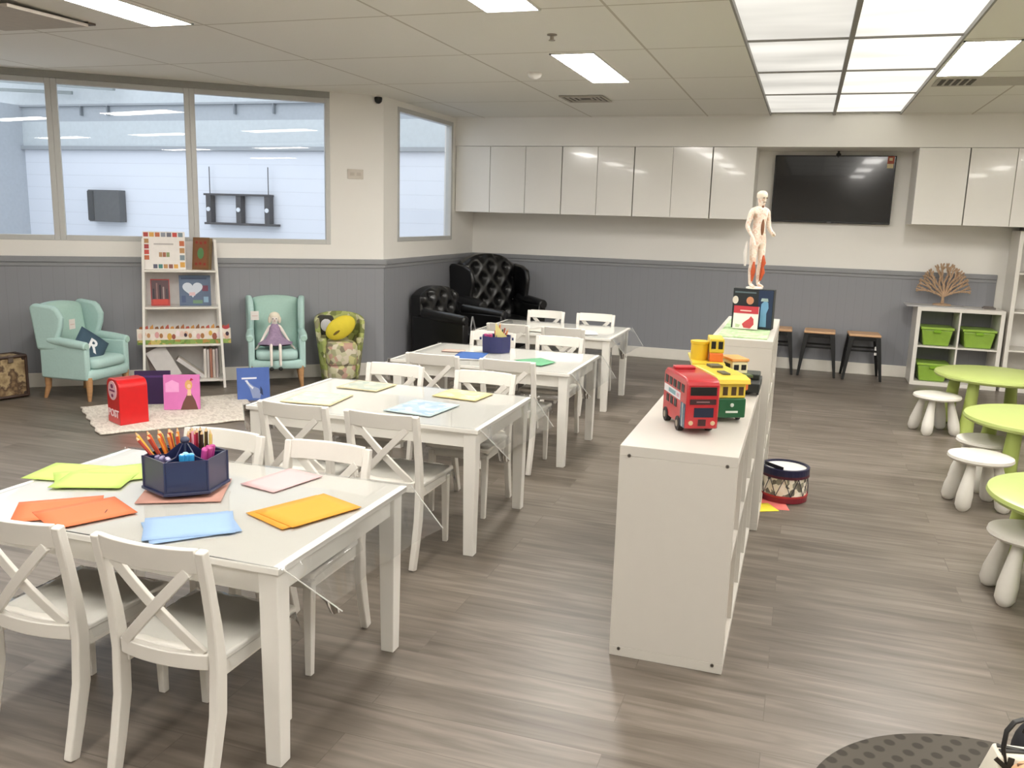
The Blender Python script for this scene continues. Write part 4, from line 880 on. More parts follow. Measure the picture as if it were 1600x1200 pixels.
# ---------------------------------------------------------------- green round tables and white stools
GT = mat('table_lime', 'adbb6c', .35, var=.015); GL = mat('leg_lime', 'a3b25c', .4, var=.02); WS = mat('stool_white', 'd6d2c9', .4, var=.01)
def mammut_table(loc, rz, label):
    t = thing('round_table', label, 'table', loc, rz, 'lime green round tables')
    b = MB().m(GT); b.lathe([(.40, .425), (.425, .432), (.435, .447), (.43, .463), (.41, .47), (.0, .4705)][:-1] + [(.02, .4706)], 56); b.build('tabletop', t, smooth=True)
    for q in range(4):
        a = PI/4 + q * PI/2; x, y = .30 * math.cos(a), .30 * math.sin(a); x2, y2 = .345 * math.cos(a), .345 * math.sin(a)
        b = MB().m(GL); b.tube([(x, y, .43), ((x+x2)/2, (y+y2)/2, .22), (x2, y2, .018)], [.040, .047, .056], 20); o = b.build('leg', t, smooth=True)
        b = MB().m(mat('foot_cap', '3f4a22', .5)); b.lathe([(.056, 0), (.057, .018)], 20, c=(x2, y2, 0)); b.build('foot_cap', o)
    return t
m0 = mammut_table((1.50, 7.66, 0), .15, 'lime green round table farthest from the viewer, in front of the cube shelf')
dup(m0, (1.455, 5.93, 0), .1, 'lime green round table in the middle of the row at the right edge'); dup(m0, (1.285, 4.17, 0), .08, 'lime green round table nearest the viewer at the right edge')
def kid_stool(loc, rz, label):
    t = thing('round_stool', label, 'stool', loc, rz, 'white round children stools')
    b = MB().m(WS); b.lathe([(.13, .272), (.165, .276), (.176, .288), (.172, .303), (.15, .31), (.02, .311)], 40); b.build('seat', t, smooth=True)
    for q in range(4):
        a = PI/4 + q * PI/2; x, y = .088, .088; P = lambda f, z: (f * math.cos(a), f * math.sin(a), z)
        b = MB().m(WS); b.tube([P(.10, .285), P(.108, .24), P(.125, .17), P(.143, .09), P(.155, .03), P(.158, .008), P(.158, 0)], [.020, .025, .033, .043, .042, .030, .02], 16); b.build('leg', t, smooth=True)
    return t
k0 = kid_stool((1.075, 7.42, 0), .35, 'white round stool tucked left of the farthest green table')
dup(k0, (1.06, 5.48, 0), .2, 'white round stool in front of the middle green table'); dup(k0, (1.17, 5.93, 0), .5, 'white round stool half hidden behind another stool under the middle green table')
dup(k0, (1.035, 4.12, 0), .1, 'white round stool under the nearest green table at the right edge')
# ---------------------------------------------------------------- armchairs
def armchair(name, label, loc, rz, W, D, H, hs, mats, tuft=False, cushion=True, group=None, legm=WOOD, tag_=True, wings=True):
    """front faces local -y"""
    t = thing(name, label, 'armchair', loc, rz, group); F, F2 = mats; w2, d2 = W/2, D/2; lg = .16 * H / .75 if not tuft else .12
    bz = lg; aw = W * .15
    b = MB().m(F); b.ell((0, 0, (bz + hs*.78)/2), (w2 * .93, d2 * .95, (hs*.78 - bz)/2), .22, .25, 28, 10); b.build('base', t, smooth=True, ang=60)
    if cushion: b = MB().m(F); b.ell((0, -d2*.16, hs * .9), (w2 - aw * .95, d2 * .86, hs*.15), .3, .45, 28, 10); b.build('seat_cushion', t, smooth=True, ang=60)
    # back
    bw = w2 - aw * .7; y0, y1 = d2 * .52, d2 * .98; tilt = .10
    n = 26; nz = 30
    def topz(x): return H - (.11 if tuft else .035) * H * (abs(x)/bw) ** 2.4
    def front(u, v):
        x = -bw + 2*bw*u; z0 = bz + .02; z = z0 + (topz(x) - z0) * v; y = y0 + tilt * v * .6 - .03 * math.sin(PI*v)*(1 - (2*u-1)**4)
        if tuft:
            p, q_ = x / .10, z / .125; h = (math.cos(PI*(p + q_)/2) * math.cos(PI*(p - q_)/2)) ** 2; y -= .045 * (1 - h) * (1 - .0) - .03
        e = max(abs(2*u - 1), abs(2*v - 1)); y += .04 * max(0, (e - .88)/.12) ** 2
        return (x, y, z)
    b = MB().m(F if tuft else F2); nn = 56 if tuft else 24; b.grid(nn, nn, front); fr = b.build('back_padding' if tuft else 'backrest_front', t, smooth=True, ang=70)
    if tuft:
        b = MB().m(F2); 
        for i in range(-6, 7):
            for j in range(3, 13):
                if (i + j) % 2 == 1: continue
                x, z = i * .10, j * .125
                if abs(x) < bw * .9 and z < topz(x) - .05 and z > hs:
                    v = (z - bz - .02)/(topz(x) - bz - .02); b.ell((x, y0 + tilt*v*.6 - .03*math.sin(PI*v) + .012, z), (.010, .008, .010), nu=8, nv=6)
        b.build('buttons', t)
    pts = [(-bw + 2*bw*i/n) for i in range(n+1)]
    b = MB().m(F); out = [(-bw, bz), (bw, bz)] + [(x, topz(x)) for x in reversed(pts)]
    sh = Matrix(((1, 0, 0, 0), (0, 1, tilt * .6 / H, 0), (0, 0, 1, 0), (0, 0, 0, 1)))
    b.prism(out, y0 + .03, y1, 'y', sh); b.build('backrest', t, bevel=.02, smooth=True, seg=3)
    for s in (-1, 1):
        if wings:
            b = MB().m(F); zt = topz(bw) + (.02 if not tuft else 0); za = hs * 1.45; fwd = -d2 * .12
            fwd = -d2 * .12 if tuft else -d2 * .02
            o_ = [(y1 - .0, za - .08), (y1 + tilt*.5, zt - .02), (y1 - .03 + tilt*.4, zt + .01), (d2*.35, zt - .005), (fwd + .05, zt - .04*H), (fwd + .01, zt - .13*H), (fwd + .02, za + .14*H), (fwd + .06, za + .01), (fwd + .02, za - .08)]
            b.prism(o_, -.028, .028, 'x', Matrix.Translation((s * (bw + .012), 0, 0)) @ Matrix.Rotation(s * math.radians(-9 if tuft else -5), 4, 'Z')); b.build('wing', t, bevel=.022, smooth=True, seg=3)
        # arm: upright panel plus rolled top
        ya = -d2 * .86; zt = hs * 1.42; x = s * (w2 - aw/2)
        b = MB().m(F); b.box(x - aw * .36, x + aw * .36, ya, d2 * .9, bz + .01, zt - .02)
        b.tube([(x + s*.012, ya - .005, zt - .02), (x + s*.012, -d2*.3, zt - .005), (x + s*.005, d2*.6, zt + .015)], [aw*.42, aw*.46, aw*.42], 18); b.build('arm', t, bevel=.012, smooth=True, seg=2)
        b = MB().m(F2); b.lathe([(aw*.34, 0), (aw*.30, .006)], 18, M=Matrix.Translation((x + s*.012, ya - .003, zt - .02)) @ Matrix.Rotation(PI/2, 4, 'X')); b.build('arm_front', t)
    for sx in (-1, 1):
        for sy in (-1, 1):
            b = MB().m(legm); x, y = sx * (w2 - .055), sy * (d2 - .05); k = .0 if sy < 0 else .03
            b.tube([(x, y, bz + .03), (x, y, bz * .6), (x + sx*.008, y + sy*k, .0)], [.03, .024, .014], 12); b.build('leg', t, smooth=True)
    if tag_:
        b = MB().m(mat('label_white', 'ddd8d2', .5)); b.box(-.035, .035, -.003, 0, -.04, .04); b.m(mat('label_rose', 'c9a9a2', .5)); b.box(-.025, .025, -.004, -.003, -.005, .0); o = b.build('swing_tag', t)
        o.location = (-bw + .02, -d2*.2, H*.80); o.rotation_euler = (0, 0, .1)
    return t
MINT, MINT2 = mat('mint_fabric', 'b2d0cb', .85, var=.03, scale=60, bump=.1), mat('mint_fabric_back', 'a9c8bd', .85, var=.03, scale=60, bump=.1)
a1 = math.atan2(.06, 1)        # facing direction
armchair('wing_armchair', 'small mint green wing armchair holding the navy cushion', (-5.64, 5.71, 0), a1 + PI/2, .54, .50, .78, .335, (MINT, MINT2))
a2 = math.atan2(-.82, .57)
armchair('wing_armchair', 'small mint green wing armchair with the rag doll sitting in it', (-4.52, 6.81, 0), a2 + PI/2, .52, .44, .80, .33, (MINT, MINT2))
LEA, LEA2 = mat('black_leather', '0d0d0e', .34, var=.1, coat=.15), mat('black_leather_trim', '141415', .35)
armchair('chesterfield_armchair', 'tall black tufted leather wing armchair in the corner under the cabinets', (-3.28, 9.42, 0), math.atan2(-.66, .75) + PI/2, .88, .76, 1.15, .44, (LEA, LEA2), tuft=True, legm=BLACK, tag_=False)
armchair('leather_tub_chair', 'lower black tufted leather armchair against the side wall', (-3.36, 8.42, 0), math.atan2(-.25, 1) + PI/2, .80, .74, .84, .40, (LEA, LEA2), tuft=True, legm=BLACK, tag_=False, wings=False)
tc_ = bpy.data.objects['leather_tub_chair']
b = MB().m(mat('strap_grey', 'a9a9ab', .5)); b.sweep([(-.33, -.385, .60), (-.36, -.39, .50), (-.345, -.392, .40)], .014, .003, (0, 1, 0)); b.sweep([(-.33, -.386, .60), (-.29, -.392, .48), (-.25, -.392, .36)], .016, .003, (0, 1, 0)); b.build('hanging_strap', tc_)
# ---------------------------------------------------------------- cushion with a letter
NVY = mat('cushion_navy', '3c5363', .85, var=.05, scale=50)
t = thing('cushion', 'navy cushion with a white letter on the left mint armchair', 'cushion', (-5.54, 5.65, .42)); t.rotation_euler = (math.radians(62), math.radians(38), math.radians(62))
b = MB().m(NVY)
b.grid(20, 20, lambda u, v: ((2*u-1)*.13, (2*v-1)*.13, .045 * ((1-(2*u-1)**4) * (1-(2*v-1)**4)) ** .6)); b.grid(20, 20, lambda u, v: ((2*u-1)*.13, (2*v-1)*.13, -.045 * ((1-(2*u-1)**4) * (1-(2*v-1)**4)) ** .6)); b.build('cover', t, smooth=True, ang=80)
text('R', .15, .003, mat('letter_white', 'e9ebee', .7), t, (0, -.005, .046), (0, 0, 0), 'letter', True)
# ---------------------------------------------------------------- rag doll in the second chair
ux, uy = math.cos(a2), math.sin(a2)
t = thing('rag_doll', 'pale rag doll in a mauve dress sitting on the right mint armchair', 'doll', (-4.53 + ux*.02, 6.80 + uy*.02, .375), a2 + PI/2); t.scale = (1.12, 1.0, 1.12)
SKD = mat('doll_cloth', 'ece3da', .8)
jd = dict(pel=(0, 0, .03, .03), ch=(0, .01, .13, .03), nk=(0, .005, .165, .014), hd=(0, -.005, .205, .036), hd2=(0, 0, .235, .034))
e_ = [('pel', 'ch'), ('ch', 'nk'), ('nk', 'hd'), ('hd', 'hd2')]
for s, n in ((-1, 'l'), (1, 'r')):
    jd.update({n+'s': (s*.04, .005, .145, .014), n+'e': (s*.085, -.02, .07, .011), n+'w': (s*.125, -.06, .0, .010), n+'p': (s*.137, -.075, -.015, .011), n+'h': (s*.03, -.02, .02, .018), n+'k': (s*.035, -.22, .012, .013), n+'m': (s*.035, -.235, -.06, .012), n+'a': (s*.035, -.24, -.15, .011)})
    e_ += [('ch', n+'s'), (n+'s', n+'e'), (n+'e', n+'w'), (n+'w', n+'p'), ('pel', n+'h'), (n+'h', n+'k'), (n+'k', n+'m'), (n+'m', n+'a')]
    for q in range(5):
        jd[n+'f%d' % q] = (s*(.145 + .004*q), -.085 - .004*(q-2), -.03 + (.012 if q == 0 else -.002*(q % 2)), .0035); e_.append((n+'p', n+'f%d' % q))
skin('body', jd, e_, SKD, t, 2)
b = MB().m(mat('dress_mauve', '9b85a0', .85, var=.15, scale=50)); rings = []
for z, r, y in ((.165, .028, .005), (.14, .042, .0), (.09, .05, -.01), (.05, .075, -.04), (.03, .11, -.07), (.018, .135, -.085)):
    rings.append([(r*math.cos(2*PI*k/24)*(1 + .05*math.sin(6*PI*k/12)), y + r*.95*math.sin(2*PI*k/24), z + .004*math.sin(2*PI*k*5/24)) for k in range(24)])
b.loops(rings); b.build('dress', t, smooth=True, ang=60)
b = MB().m(mat('doll_hair', 'e8dfcc', .9, var=.1)); b.ell((0, .008, .228), (.043, .040, .036)); b.ell((-.038, .0, .2), (.014, .018, .03)); b.ell((.038, 0, .2), (.014, .018, .03)); b.build('hair', t, smooth=True)
b = MB().m(mat('doll_eye', '3b2f2c', .5)); b.ell((-.013, -.041, .212), (.004, .003, .005), nu=8, nv=6); b.ell((.013, -.041, .212), (.004, .003, .005), nu=8, nv=6); b.m(mat('doll_mouth', 'b5625c', .5)); b.ell((0, -.040, .193), (.007, .003, .002), nu=8, nv=6); b.ell((0, -.044, .203), (.003, .004, .003), nu=8, nv=6); b.build('face', t)
b = MB().m(mat('doll_shoe', '1c1a1c', .5))
for s in (-1, 1): b.ell((s*.035, -.255, -.165), (.017, .03, .014))
b.build('shoes', t, smooth=True)
b = MB().m(mat('doll_trim', '2a2430', .7)); b.tube([(.12*math.cos(2*PI*k/24), -.08 + .125*math.sin(2*PI*k/24), .012) for k in range(25)], .006, 6); b.build('dress_hem', t, smooth=True)

# ---------------------------------------------------------------- patchwork tub chair with yellow cushion
PW = patch_mat('patchwork_green', ['8c9450', 'b0b56e', '747b45', 'c3c095', 'a0aa64', 'cdc9a6', '8a8668'], 18, .8)
PW2 = patch_mat('patchwork_pale', ['c3bf9e', 'a5a37f', 'd4cab5', 'bf9a8a', 'aeac78', '857d68', 'c9c48c'], 22, .8)
t = thing('patchwork_chair', 'small green and yellow patchwork tub chair in front of the grey boarding', 'armchair', (-4.09, 7.21, 0), math.atan2(-.80, .60) + PI/2)
def tub_wall(r0x, r0y, hmin, hmax, z0, taper):
    def f(u, v):
        a = math.radians(-38) + math.radians(256) * u; back = max(0, math.sin(a)); h = hmin + (hmax - hmin) * back ** .22; z = z0 + (h - z0) * v; k = 1 - taper * (1 - z / hmax)
        return (r0x * k * math.cos(a), r0y * k * math.sin(a), z)
    return f
b = MB().m(PW); b.grid(40, 16, tub_wall(.225, .205, .42, .645, .03, .34)); b.build('tub_back', t, smooth=True, solid=.045, ang=60)
b = MB().m(PW2); b.ell((0, -.02, .27), (.155, .16, .12), .6, .4, 28, 10); b.build('seat', t, smooth=True, ang=60)
b = MB().m(PW2); b.ell((0, -.03, .11), (.135, .135, .075), .6, .3, 28, 10); b.build('base', t, smooth=True, ang=60)
b = MB().m(mat('pw_white', 'cfcdd0', .8)); b.ell((0, 0, 0), (.055, .012, .06)); o = b.build('round_patch', t, smooth=True); o.location = (-.125, .02, .53); o.rotation_euler = (0, 0, -.35)
b = MB().m(mat('pw_dark', '3f3d36', .8)); b.ell((0, 0, 0), (.08, .008, .095), .4, .4); o = b.build('dark_patch', t, smooth=True); o.location = (-.13, .04, .53); o.rotation_euler = (0, 0, -.35)
for s in (-1, 1):
    for q in (-1, 1): b = MB().m(mat('pw_leg', '3a2f22', .5)); b.lathe([(.014, 0), (.018, .05)], 12, c=(s*.09, q*.08 - .03, 0)); b.build('leg', t)
t2 = thing('oval_cushion', 'bright yellow oval cushion in the patchwork tub chair', 'cushion', (-4.04, 7.13, .52), math.atan2(-.80, .60) + PI/2); t2.rotation_euler[1] = math.radians(-32)
b = MB().m(mat('cushion_yellow', 'ddc93a', .8, var=.05)); b.ell((0, 0, 0), (.15, .055, .10)); b.build('cover', t2, smooth=True)
b = MB().m(mat('cushion_mark', '6f5a1e', .8)); b.ell((0, 0, 0), (.04, .006, .012)); o = b.build('dark_stripe', t2, smooth=True); o.location = (-.055, -.050, -.01); o.rotation_euler[1] = -.1

# ---------------------------------------------------------------- ladder book stand
U = Vector((UX, UY, 0)); Nn = Vector((UY, -UX, 0)); C0 = Vector((XS, CY, 0))
def onwall(u, v, z=0): return C0 + U * u + Nn * v + Vector((0, 0, z))
lad_c = onwall(-1.85, 0)
t = thing('ladder_bookshelf', 'white leaning ladder bookshelf displaying picture books against the grey boarding', 'bookshelf', lad_c, ANG)
# local: x along the wall, -y towards the room
W_ = .64; HT = 1.30
dep = lambda z: .34 - .17 * z / HT
for s in (-1, 1):
    x = s * W_/2 * .98
    b = MB().m(WHITE); b.bar((x * 1.06, -.36, 0), (x * .94, -.165, HT), .022, .03); b.build('front_post', t, bevel=.002)
    b = MB().m(WHITE); b.bar((x * 1.0, -.05, 0), (x * .94, -.045, HT), .022, .025); b.build('back_post', t, bevel=.002)
LV = [.075, .39, .715, 1.035]
for z in LV:
    y = -(.36 - .15 * z / HT) + .012; ww = W_/2 * (1.03 - .09 * z / HT); b = MB().m(WHITE); b.box(-ww, ww, y, -.04, z - .018, z); b.build('shelf', t, bevel=.002)
b = MB().m(mat('ladder_back', 'e2dedb', .5)); b.prism([(-W_/2*.98, .08), (W_/2*.98, .08), (W_/2*.9, HT - .02), (-W_/2*.9, HT - .02)], -.036, -.028, 'y'); b.build('back_panel', t)
MW = Matrix.Translation(lad_c) @ Matrix.Rotation(ANG, 4, 'Z')
def book(name, label, x, y, z, w, h, d, cover, edge, tilt=-8, roll=0, rz=0, group='books on the ladder shelf', cat='book'):
    o = bpy.data.objects.new(name, None); C.objects.link(o); tag(o, label, cat, group)
    o.matrix_world = MW @ Matrix.Translation((x, y, z)) @ Matrix.Rotation(rz, 4, 'Z') @ Matrix.Rotation(math.radians(roll), 4, 'Y') @ Matrix.Rotation(math.radians(tilt), 4, 'X')
    b = MB().m(edge); b.box(-w/2 + .003, w/2 - .003, .002, d - .002, .003, h - .003); b.build('pages', o)
    b = MB().m(cover); b.box(-w/2, w/2, 0, .003, 0, h); b.box(-w/2, w/2, d - .003, d, 0, h); b.box(-w/2, -w/2 + .003, .003, d - .003, 0, h); b.build('cover', o)
    return o
PG = mat('page_edge', 'c9c3b8', .7)
o = book('picture_book', 'large white picture book bordered with coloured pictures, top shelf', -.125, -.16, 1.036, .345, .33, .02, mat('cover_white', 'e9e4de', .45), PG)
cols = ['b8453b', 'd9a24a', 'c2683f', '8c8f99', '6d6c78', 'c9493f', '7f9099', '55576a', 'b04040', '3f7d78', '4a4656', 'b98a58', 'a03c44', '8a5548']
b = MB(); n = 0
def pq(x0, x1, z0, z1, c, yy=-.0012):
    b.m(mat('print_' + c, c, .5)); b.box(x0, x1, yy, .0, z0, z1)
for k in range(7): pq(-.165 + .047*k, -.165 + .047*k + .038, .285, .322, cols[k])
for k in range(4): pq(-.165, -.125, .085 + .048*k, .085 + .048*k + .038, cols[(k*3 + 2) % 14]); pq(.125, .165, .02 + .062*k, .02 + .062*k + .045, cols[(k*5 + 1) % 14])
for k in range(5): pq(-.095 + .042*k, -.095 + .042*k + .034, .01, .046, cols[(k*2 + 7) % 14])
for k in range(3): pq(-.045 + .03*k, -.045 + .03*k + .026, .11, .15, ('b58b62', 'a5654a', '8d9a6a')[k])
pq(-.085, .075, .215, .228, 'b9b2ae'); b.build('printed_pictures', o)
o = book('ornate_book', 'thick brown ornate book with a green centre, top shelf at the right', .165, -.15, 1.036, .155, .285, .055, mat('cover_brown', '7d5a38', .5), mat('page_brown', '8f7850', .6), rz=-.5)
b = MB(); pq(-.06, .06, .02, .265, '8a5a3c'); b.m(mat('print_green_oval', '5d8a5a', .5)); b.prism([(.03*math.cos(q*PI/8), .145 + .05*math.sin(q*PI/8)) for q in range(16)], -.003, -.001, 'y'); b.m(mat('print_red_dots', '9c3a30', .5))
for x, z in ((-.04, .24), (.04, .24), (-.04, .05), (.04, .05), (0, .235), (0, .055)): b.prism([(x + .013*math.cos(q*PI/4), z + .013*math.sin(q*PI/4)) for q in range(8)], -.003, -.001, 'y')
b.build('ornament', o)
o = book('picture_book', 'small dark red picture book on the second shelf at the left', -.175, -.14, .716, .155, .235, .015, mat('cover_dark_red', 'b03a36', .5), PG)
b = MB(); pq(-.072, .072, .055, .225, '5a4246'); pq(-.02, .02, .04, .06, '5a4246'); 
for k in range(5): pq(-.06 + .027*k, -.048 + .027*k, .06, .15 + .05*((k*3) % 4)/3, ('2b2a33', '8d6a66', '23222b', '9c8a86', '3b3840')[k], -.002)
pq(-.06, .06, .012, .058, 'c9453c', -.002); b.build('printed_pictures', o)
o = book('picture_book', 'large slate blue picture book with a white heart shape, second shelf', .115, -.16, .716, .265, .27, .018, mat('cover_slate', '5b6b84', .5), PG)
b = MB().m(mat('print_pale_heart', 'ccd3dd', .5)); hp = [(.085*(math.sin(q) ** 3) - .02, .15 + .075*(.8125*math.cos(q) - .3125*math.cos(2*q) - .125*math.cos(3*q) - .0625*math.cos(4*q))) for q in [i*2*PI/32 for i in range(32)]]
b.prism(hp, -.0015, 0, 'y'); pq(-.05, .0, .09, .12, 'd9b9be', -.0025); pq(.06, .11, .13, .18, '7a3f55'); pq(-.115, .1, .235, .25, '3f4d68'); pq(-.02, .06, .02, .05, '6f8f72'); pq(-.115, -.08, .03, .09, '47587a'); pq(.07, .11, .03, .08, '8fb0c8'); b.build('printed_pictures', o)
# long panorama strip on the third shelf
o = tag(bpy.data.objects.new('panorama_strip', None), 'long farmyard picture strip spanning the third shelf and sticking out both sides', 'picture strip'); C.objects.link(o); o.matrix_world = MW @ Matrix.Translation((0.0, -.285, .391)) @ Matrix.Scale(1.15, 4, (0, 0, 1))
b = MB().m(mat('strip_card', 'e5ddd0', .6)); b.box(-.375, .40, 0, .006, 0, .12); b.build('card', o)
b = MB().m(patch_mat('strip_grass', ['7f9a4c', '8fa85a', 'b48a4c', '6f8a44', 'c9b96c'], 30, .6)); b.box(-.375, .40, -.0015, 0, 0, .035); b.build('grass_print', o)
b = MB(); rs = random.Random(9); pc = ['e3c9bd', 'd9b39c', 'b98a5e', 'efe5dc', 'd7a0a0', 'a9764a', 'e9d8cc', 'd4a94e', '9a5a4a', 'efe0e0']
for k in range(22):
    x = -.35 + .034*k; r = rs.uniform(.014, .022); z = .055 + rs.uniform(0, .03); b.m(mat('animal_' + pc[k % 10], pc[k % 10], .6)); b.prism([(x + r*math.cos(q*PI/6), z + r*1.3*math.sin(q*PI/6)) for q in range(12)], -.003 - .0003*(k % 3), .0, 'y')
for k in range(18):
    x = -.34 + .042*k; c = ('a8653c', 'b5564a', 'c98f4a', '8a5a3a')[k % 4]; b.m(mat('roof_' + c, c, .6)); b.prism([(x - .018, .118), (x + .018, .118), (x + .012, .138 + .008*(k % 3)), (x - .01, .135)], 0, .005, 'y')
b.m(mat('print_dark_spot', '3b2a3a', .6)); b.prism([(.02 + .013*math.cos(q*PI/5), .07 + .015*math.sin(q*PI/5)) for q in range(10)], -.005, 0, 'y'); b.prism([(.37 + .015*math.cos(q*PI/5), .075 + .017*math.sin(q*PI/5)) for q in range(10)], -.005, 0, 'y')
b.m(mat('print_red_flower', 'b8454a', .6)); b.prism([(.36 + .03*math.cos(q*PI/5), .125 + .014*math.sin(q*PI/5)) for q in range(10)], -.0045, 0, 'y'); b.build('animal_print', o)
# bottom shelf: leaning large books and upright spines
GB = 'books on the bottom of the ladder shelf'
WB = mat('cover_offwhite', 'cbc7c4', .5); WB2 = mat('cover_palegrey', 'b8b2ae', .5)
book('large_book', 'large pale grey book leaning steeply at the left of the bottom shelf', -.10, -.27, .085, .17, .30, .02, WB, PG, tilt=-4, roll=-28, group=GB)
book('large_book', 'dusky brown book behind the leaning grey book on the bottom shelf', -.205, -.20, .077, .14, .29, .02, mat('cover_dusky', '8d7f79', .5), PG, tilt=-3, roll=-10, group=GB)
o = book('leaning_book', 'white book lying diagonally across the middle of the bottom shelf', .165, -.26, .082, .035, .28, .16, WB, PG, tilt=0, roll=-52, group=GB)
for k, (c, nm) in enumerate([('d6cfc6', 'cream'), ('bdb5b0', 'grey'), ('a5705c', 'russet'), ('cdbfb4', 'beige'), ('b4a8a6', 'mauve grey')]):
    book('upright_book', nm + ' spined book standing at the right end of the bottom shelf', .175 + .025*k, -.27, .076, .021, .265 - .006*(k % 2), .17, mat('spine_' + c, c, .5), PG, tilt=0, group=GB)

# ---------------------------------------------------------------- suitcase
SU = patch_mat('suitcase_print', ['6b5138', '8f7a58', 'b09a74', '4a3526', '7d6546', 'a08c68'], 9, .6, 'NOISE'); SE = mat('suitcase_edge', '3a261b', .5)
ud = Vector((-.30, -.954)); ud.normalize(); sx_rz = math.atan2(-ud.y, -ud.x)
t = thing('suitcase', 'brown vintage suitcase standing on the floor at the left edge', 'suitcase', (-5.99 + ud.x*.31 - .09, 5.47 + ud.y*.31, 0), sx_rz)
b = MB().m(SU); b.box(-.30, .30, -.085, .085, .012, .35); b.build('body', t, bevel=.01)
b = MB().m(SE)
for y in (-.09, .09):
    for (p, q) in (((-.3, y, .02), (.3, y, .02)), ((.3, y, .02), (.3, y, .345)), ((.3, y, .345), (-.3, y, .345)), ((-.3, y, .345), (-.3, y, .02))): b.tube([p, q], .012, 8)
b.build('edge_binding', t, smooth=True)
for x in (-.29, .29):
    for z in (.03, .335):
        b = MB().m(mat('corner_brown', '2e1d14', .5)); b.cbox((x, 0, z), (.05, .19, .05)); b.build('corner_guard', t, bevel=.015)
b = MB().m(mat('suitcase_handle', '8f8378', .5)); b.tube([(-.07, 0, .35), (-.06, 0, .385), (0, 0, .392), (.06, 0, .385), (.07, 0, .35)], .01, 8); b.build('handle', t, smooth=True)
for x in (-.18, .18): b = MB().m(mat('latch_brass', '6f6258', .4, .6)); b.box(x - .02, x + .02, -.1, -.085, .30, .36); b.build('latch', t, bevel=.003)

# ---------------------------------------------------------------- rug, post box and books on the rug
ra, rb = Vector((-5.27, 5.25)), Vector((-4.52, 4.65)); rv = Vector((.70, 1.0))
c = (ra + rb + rv) / 2 * 1.0; c = (ra + rb)/2 + rv/2; u = (rb - ra)
rz = math.atan2(u.y, u.x); rw, rl = u.length, rv.length
m = patch_mat('rug_weave', ['dad2c6', 'cec5b8', 'e2dace', 'c6bcb0', 'd8cfc2'], 9, .95, 'NOISE', (1, 2.5, 1))
b = MB().m(m); rr_ = random.Random(2)
b.grid(40, 50, lambda a, bb: ((a - .5)*rw + .008*math.sin(bb*31)*(abs(a-.5) > .48), (bb - .5)*rl + .008*math.sin(a*27)*(abs(bb-.5) > .48), .008 + .003*math.sin(a*14 + bb*9)))
o = b.build('rug', solid=.012, smooth=True); put(tag(o, 'cream mottled rug on the floor beneath the red post box', 'rug'), (c.x, c.y, .0), rz)
p0, p1 = Vector((-4.76, 4.975)), Vector((-4.555, 4.93)); fx = (p1 - p0).normalized(); rzp = math.atan2(fx.y, fx.x) - .22
t = thing('toy_post_box', 'red toy post box with a pink round badge standing on the rug', 'post box', ((p0.x+p1.x)/2 - fx.y*.105, (p0.y+p1.y)/2 + fx.x*.105, .014), rzp)
PR = mat('post_red', 'd01a1e', .3, coat=.2)
b = MB().m(PR); hw = .105; pr = [(-.105, 0), (.105, 0), (.105, .27)] + [(.105 - .06 + .06*math.cos(q*PI/12), .27 + .06*math.sin(q*PI/12)) for q in range(1, 7)] + [(-.105 + .06 + .06*math.cos(PI/2 + q*PI/12), .27 + .06*math.sin(PI/2 + q*PI/12)) for q in range(0, 6)] + [(-.105, .27)]
b.prism(pr, -hw, hw, 'y'); b.build('box', t, bevel=.006, smooth=True, seg=3)
b = MB().m(mat('badge_pink', 'f0c6cc', .4)); b.lathe([(.07, 0), (.07, .004)], 32, M=Matrix.Translation((0, -hw, .245)) @ Matrix.Rotation(PI/2, 4, 'X')); bdg = b.build('badge', t)
b = MB().m(mat('badge_mark', '8a3f6a', .5)); b.box(-.045, .045, -hw - .006, -hw - .004, .238, .252); b.prism([(.022*math.cos(q*PI/5) , .278 + .016*math.sin(q*PI/5)) for q in range(10)], -hw - .006, -hw - .004, 'y'); b.prism([(.018*math.cos(q*PI/5), .208 + .013*math.sin(q*PI/5)) for q in range(10)], -hw - .006, -hw - .004, 'y'); b.build('badge_print', t)
text('POST', .075, .002, mat('post_white', 'f2d9dc', .5), t, (0, -hw - .002, .075), (PI/2, 0, 0), 'lettering', True)
def floor_book(name, label, a, bb, h, cm, extra, tilt=-6, d=.025, z=.0):
    A_, B_ = Vector(a), Vector(bb); v = B_ - A_; w_ = v.length; o = thing(name, label, 'book', ((A_.x+B_.x)/2, (A_.y+B_.y)/2, z), math.atan2(v.y, v.x), 'books standing on the rug')
    M = Matrix.Rotation(math.radians(tilt), 4, 'X')
    b = MB().m(PG); b.box(-w_/2 + .003, w_/2 - .003, .002, d, .004, h - .004, M); b.build('pages', o)
    b = MB().m(cm); b.box(-w_/2, w_/2, 0, .003, .001, h, M); b.box(-w_/2, w_/2, d, d + .003, .001, h, M); b.build('cover', o)
    b = MB(); extra(b, w_, h, M); b.build('cover_print', o); return o
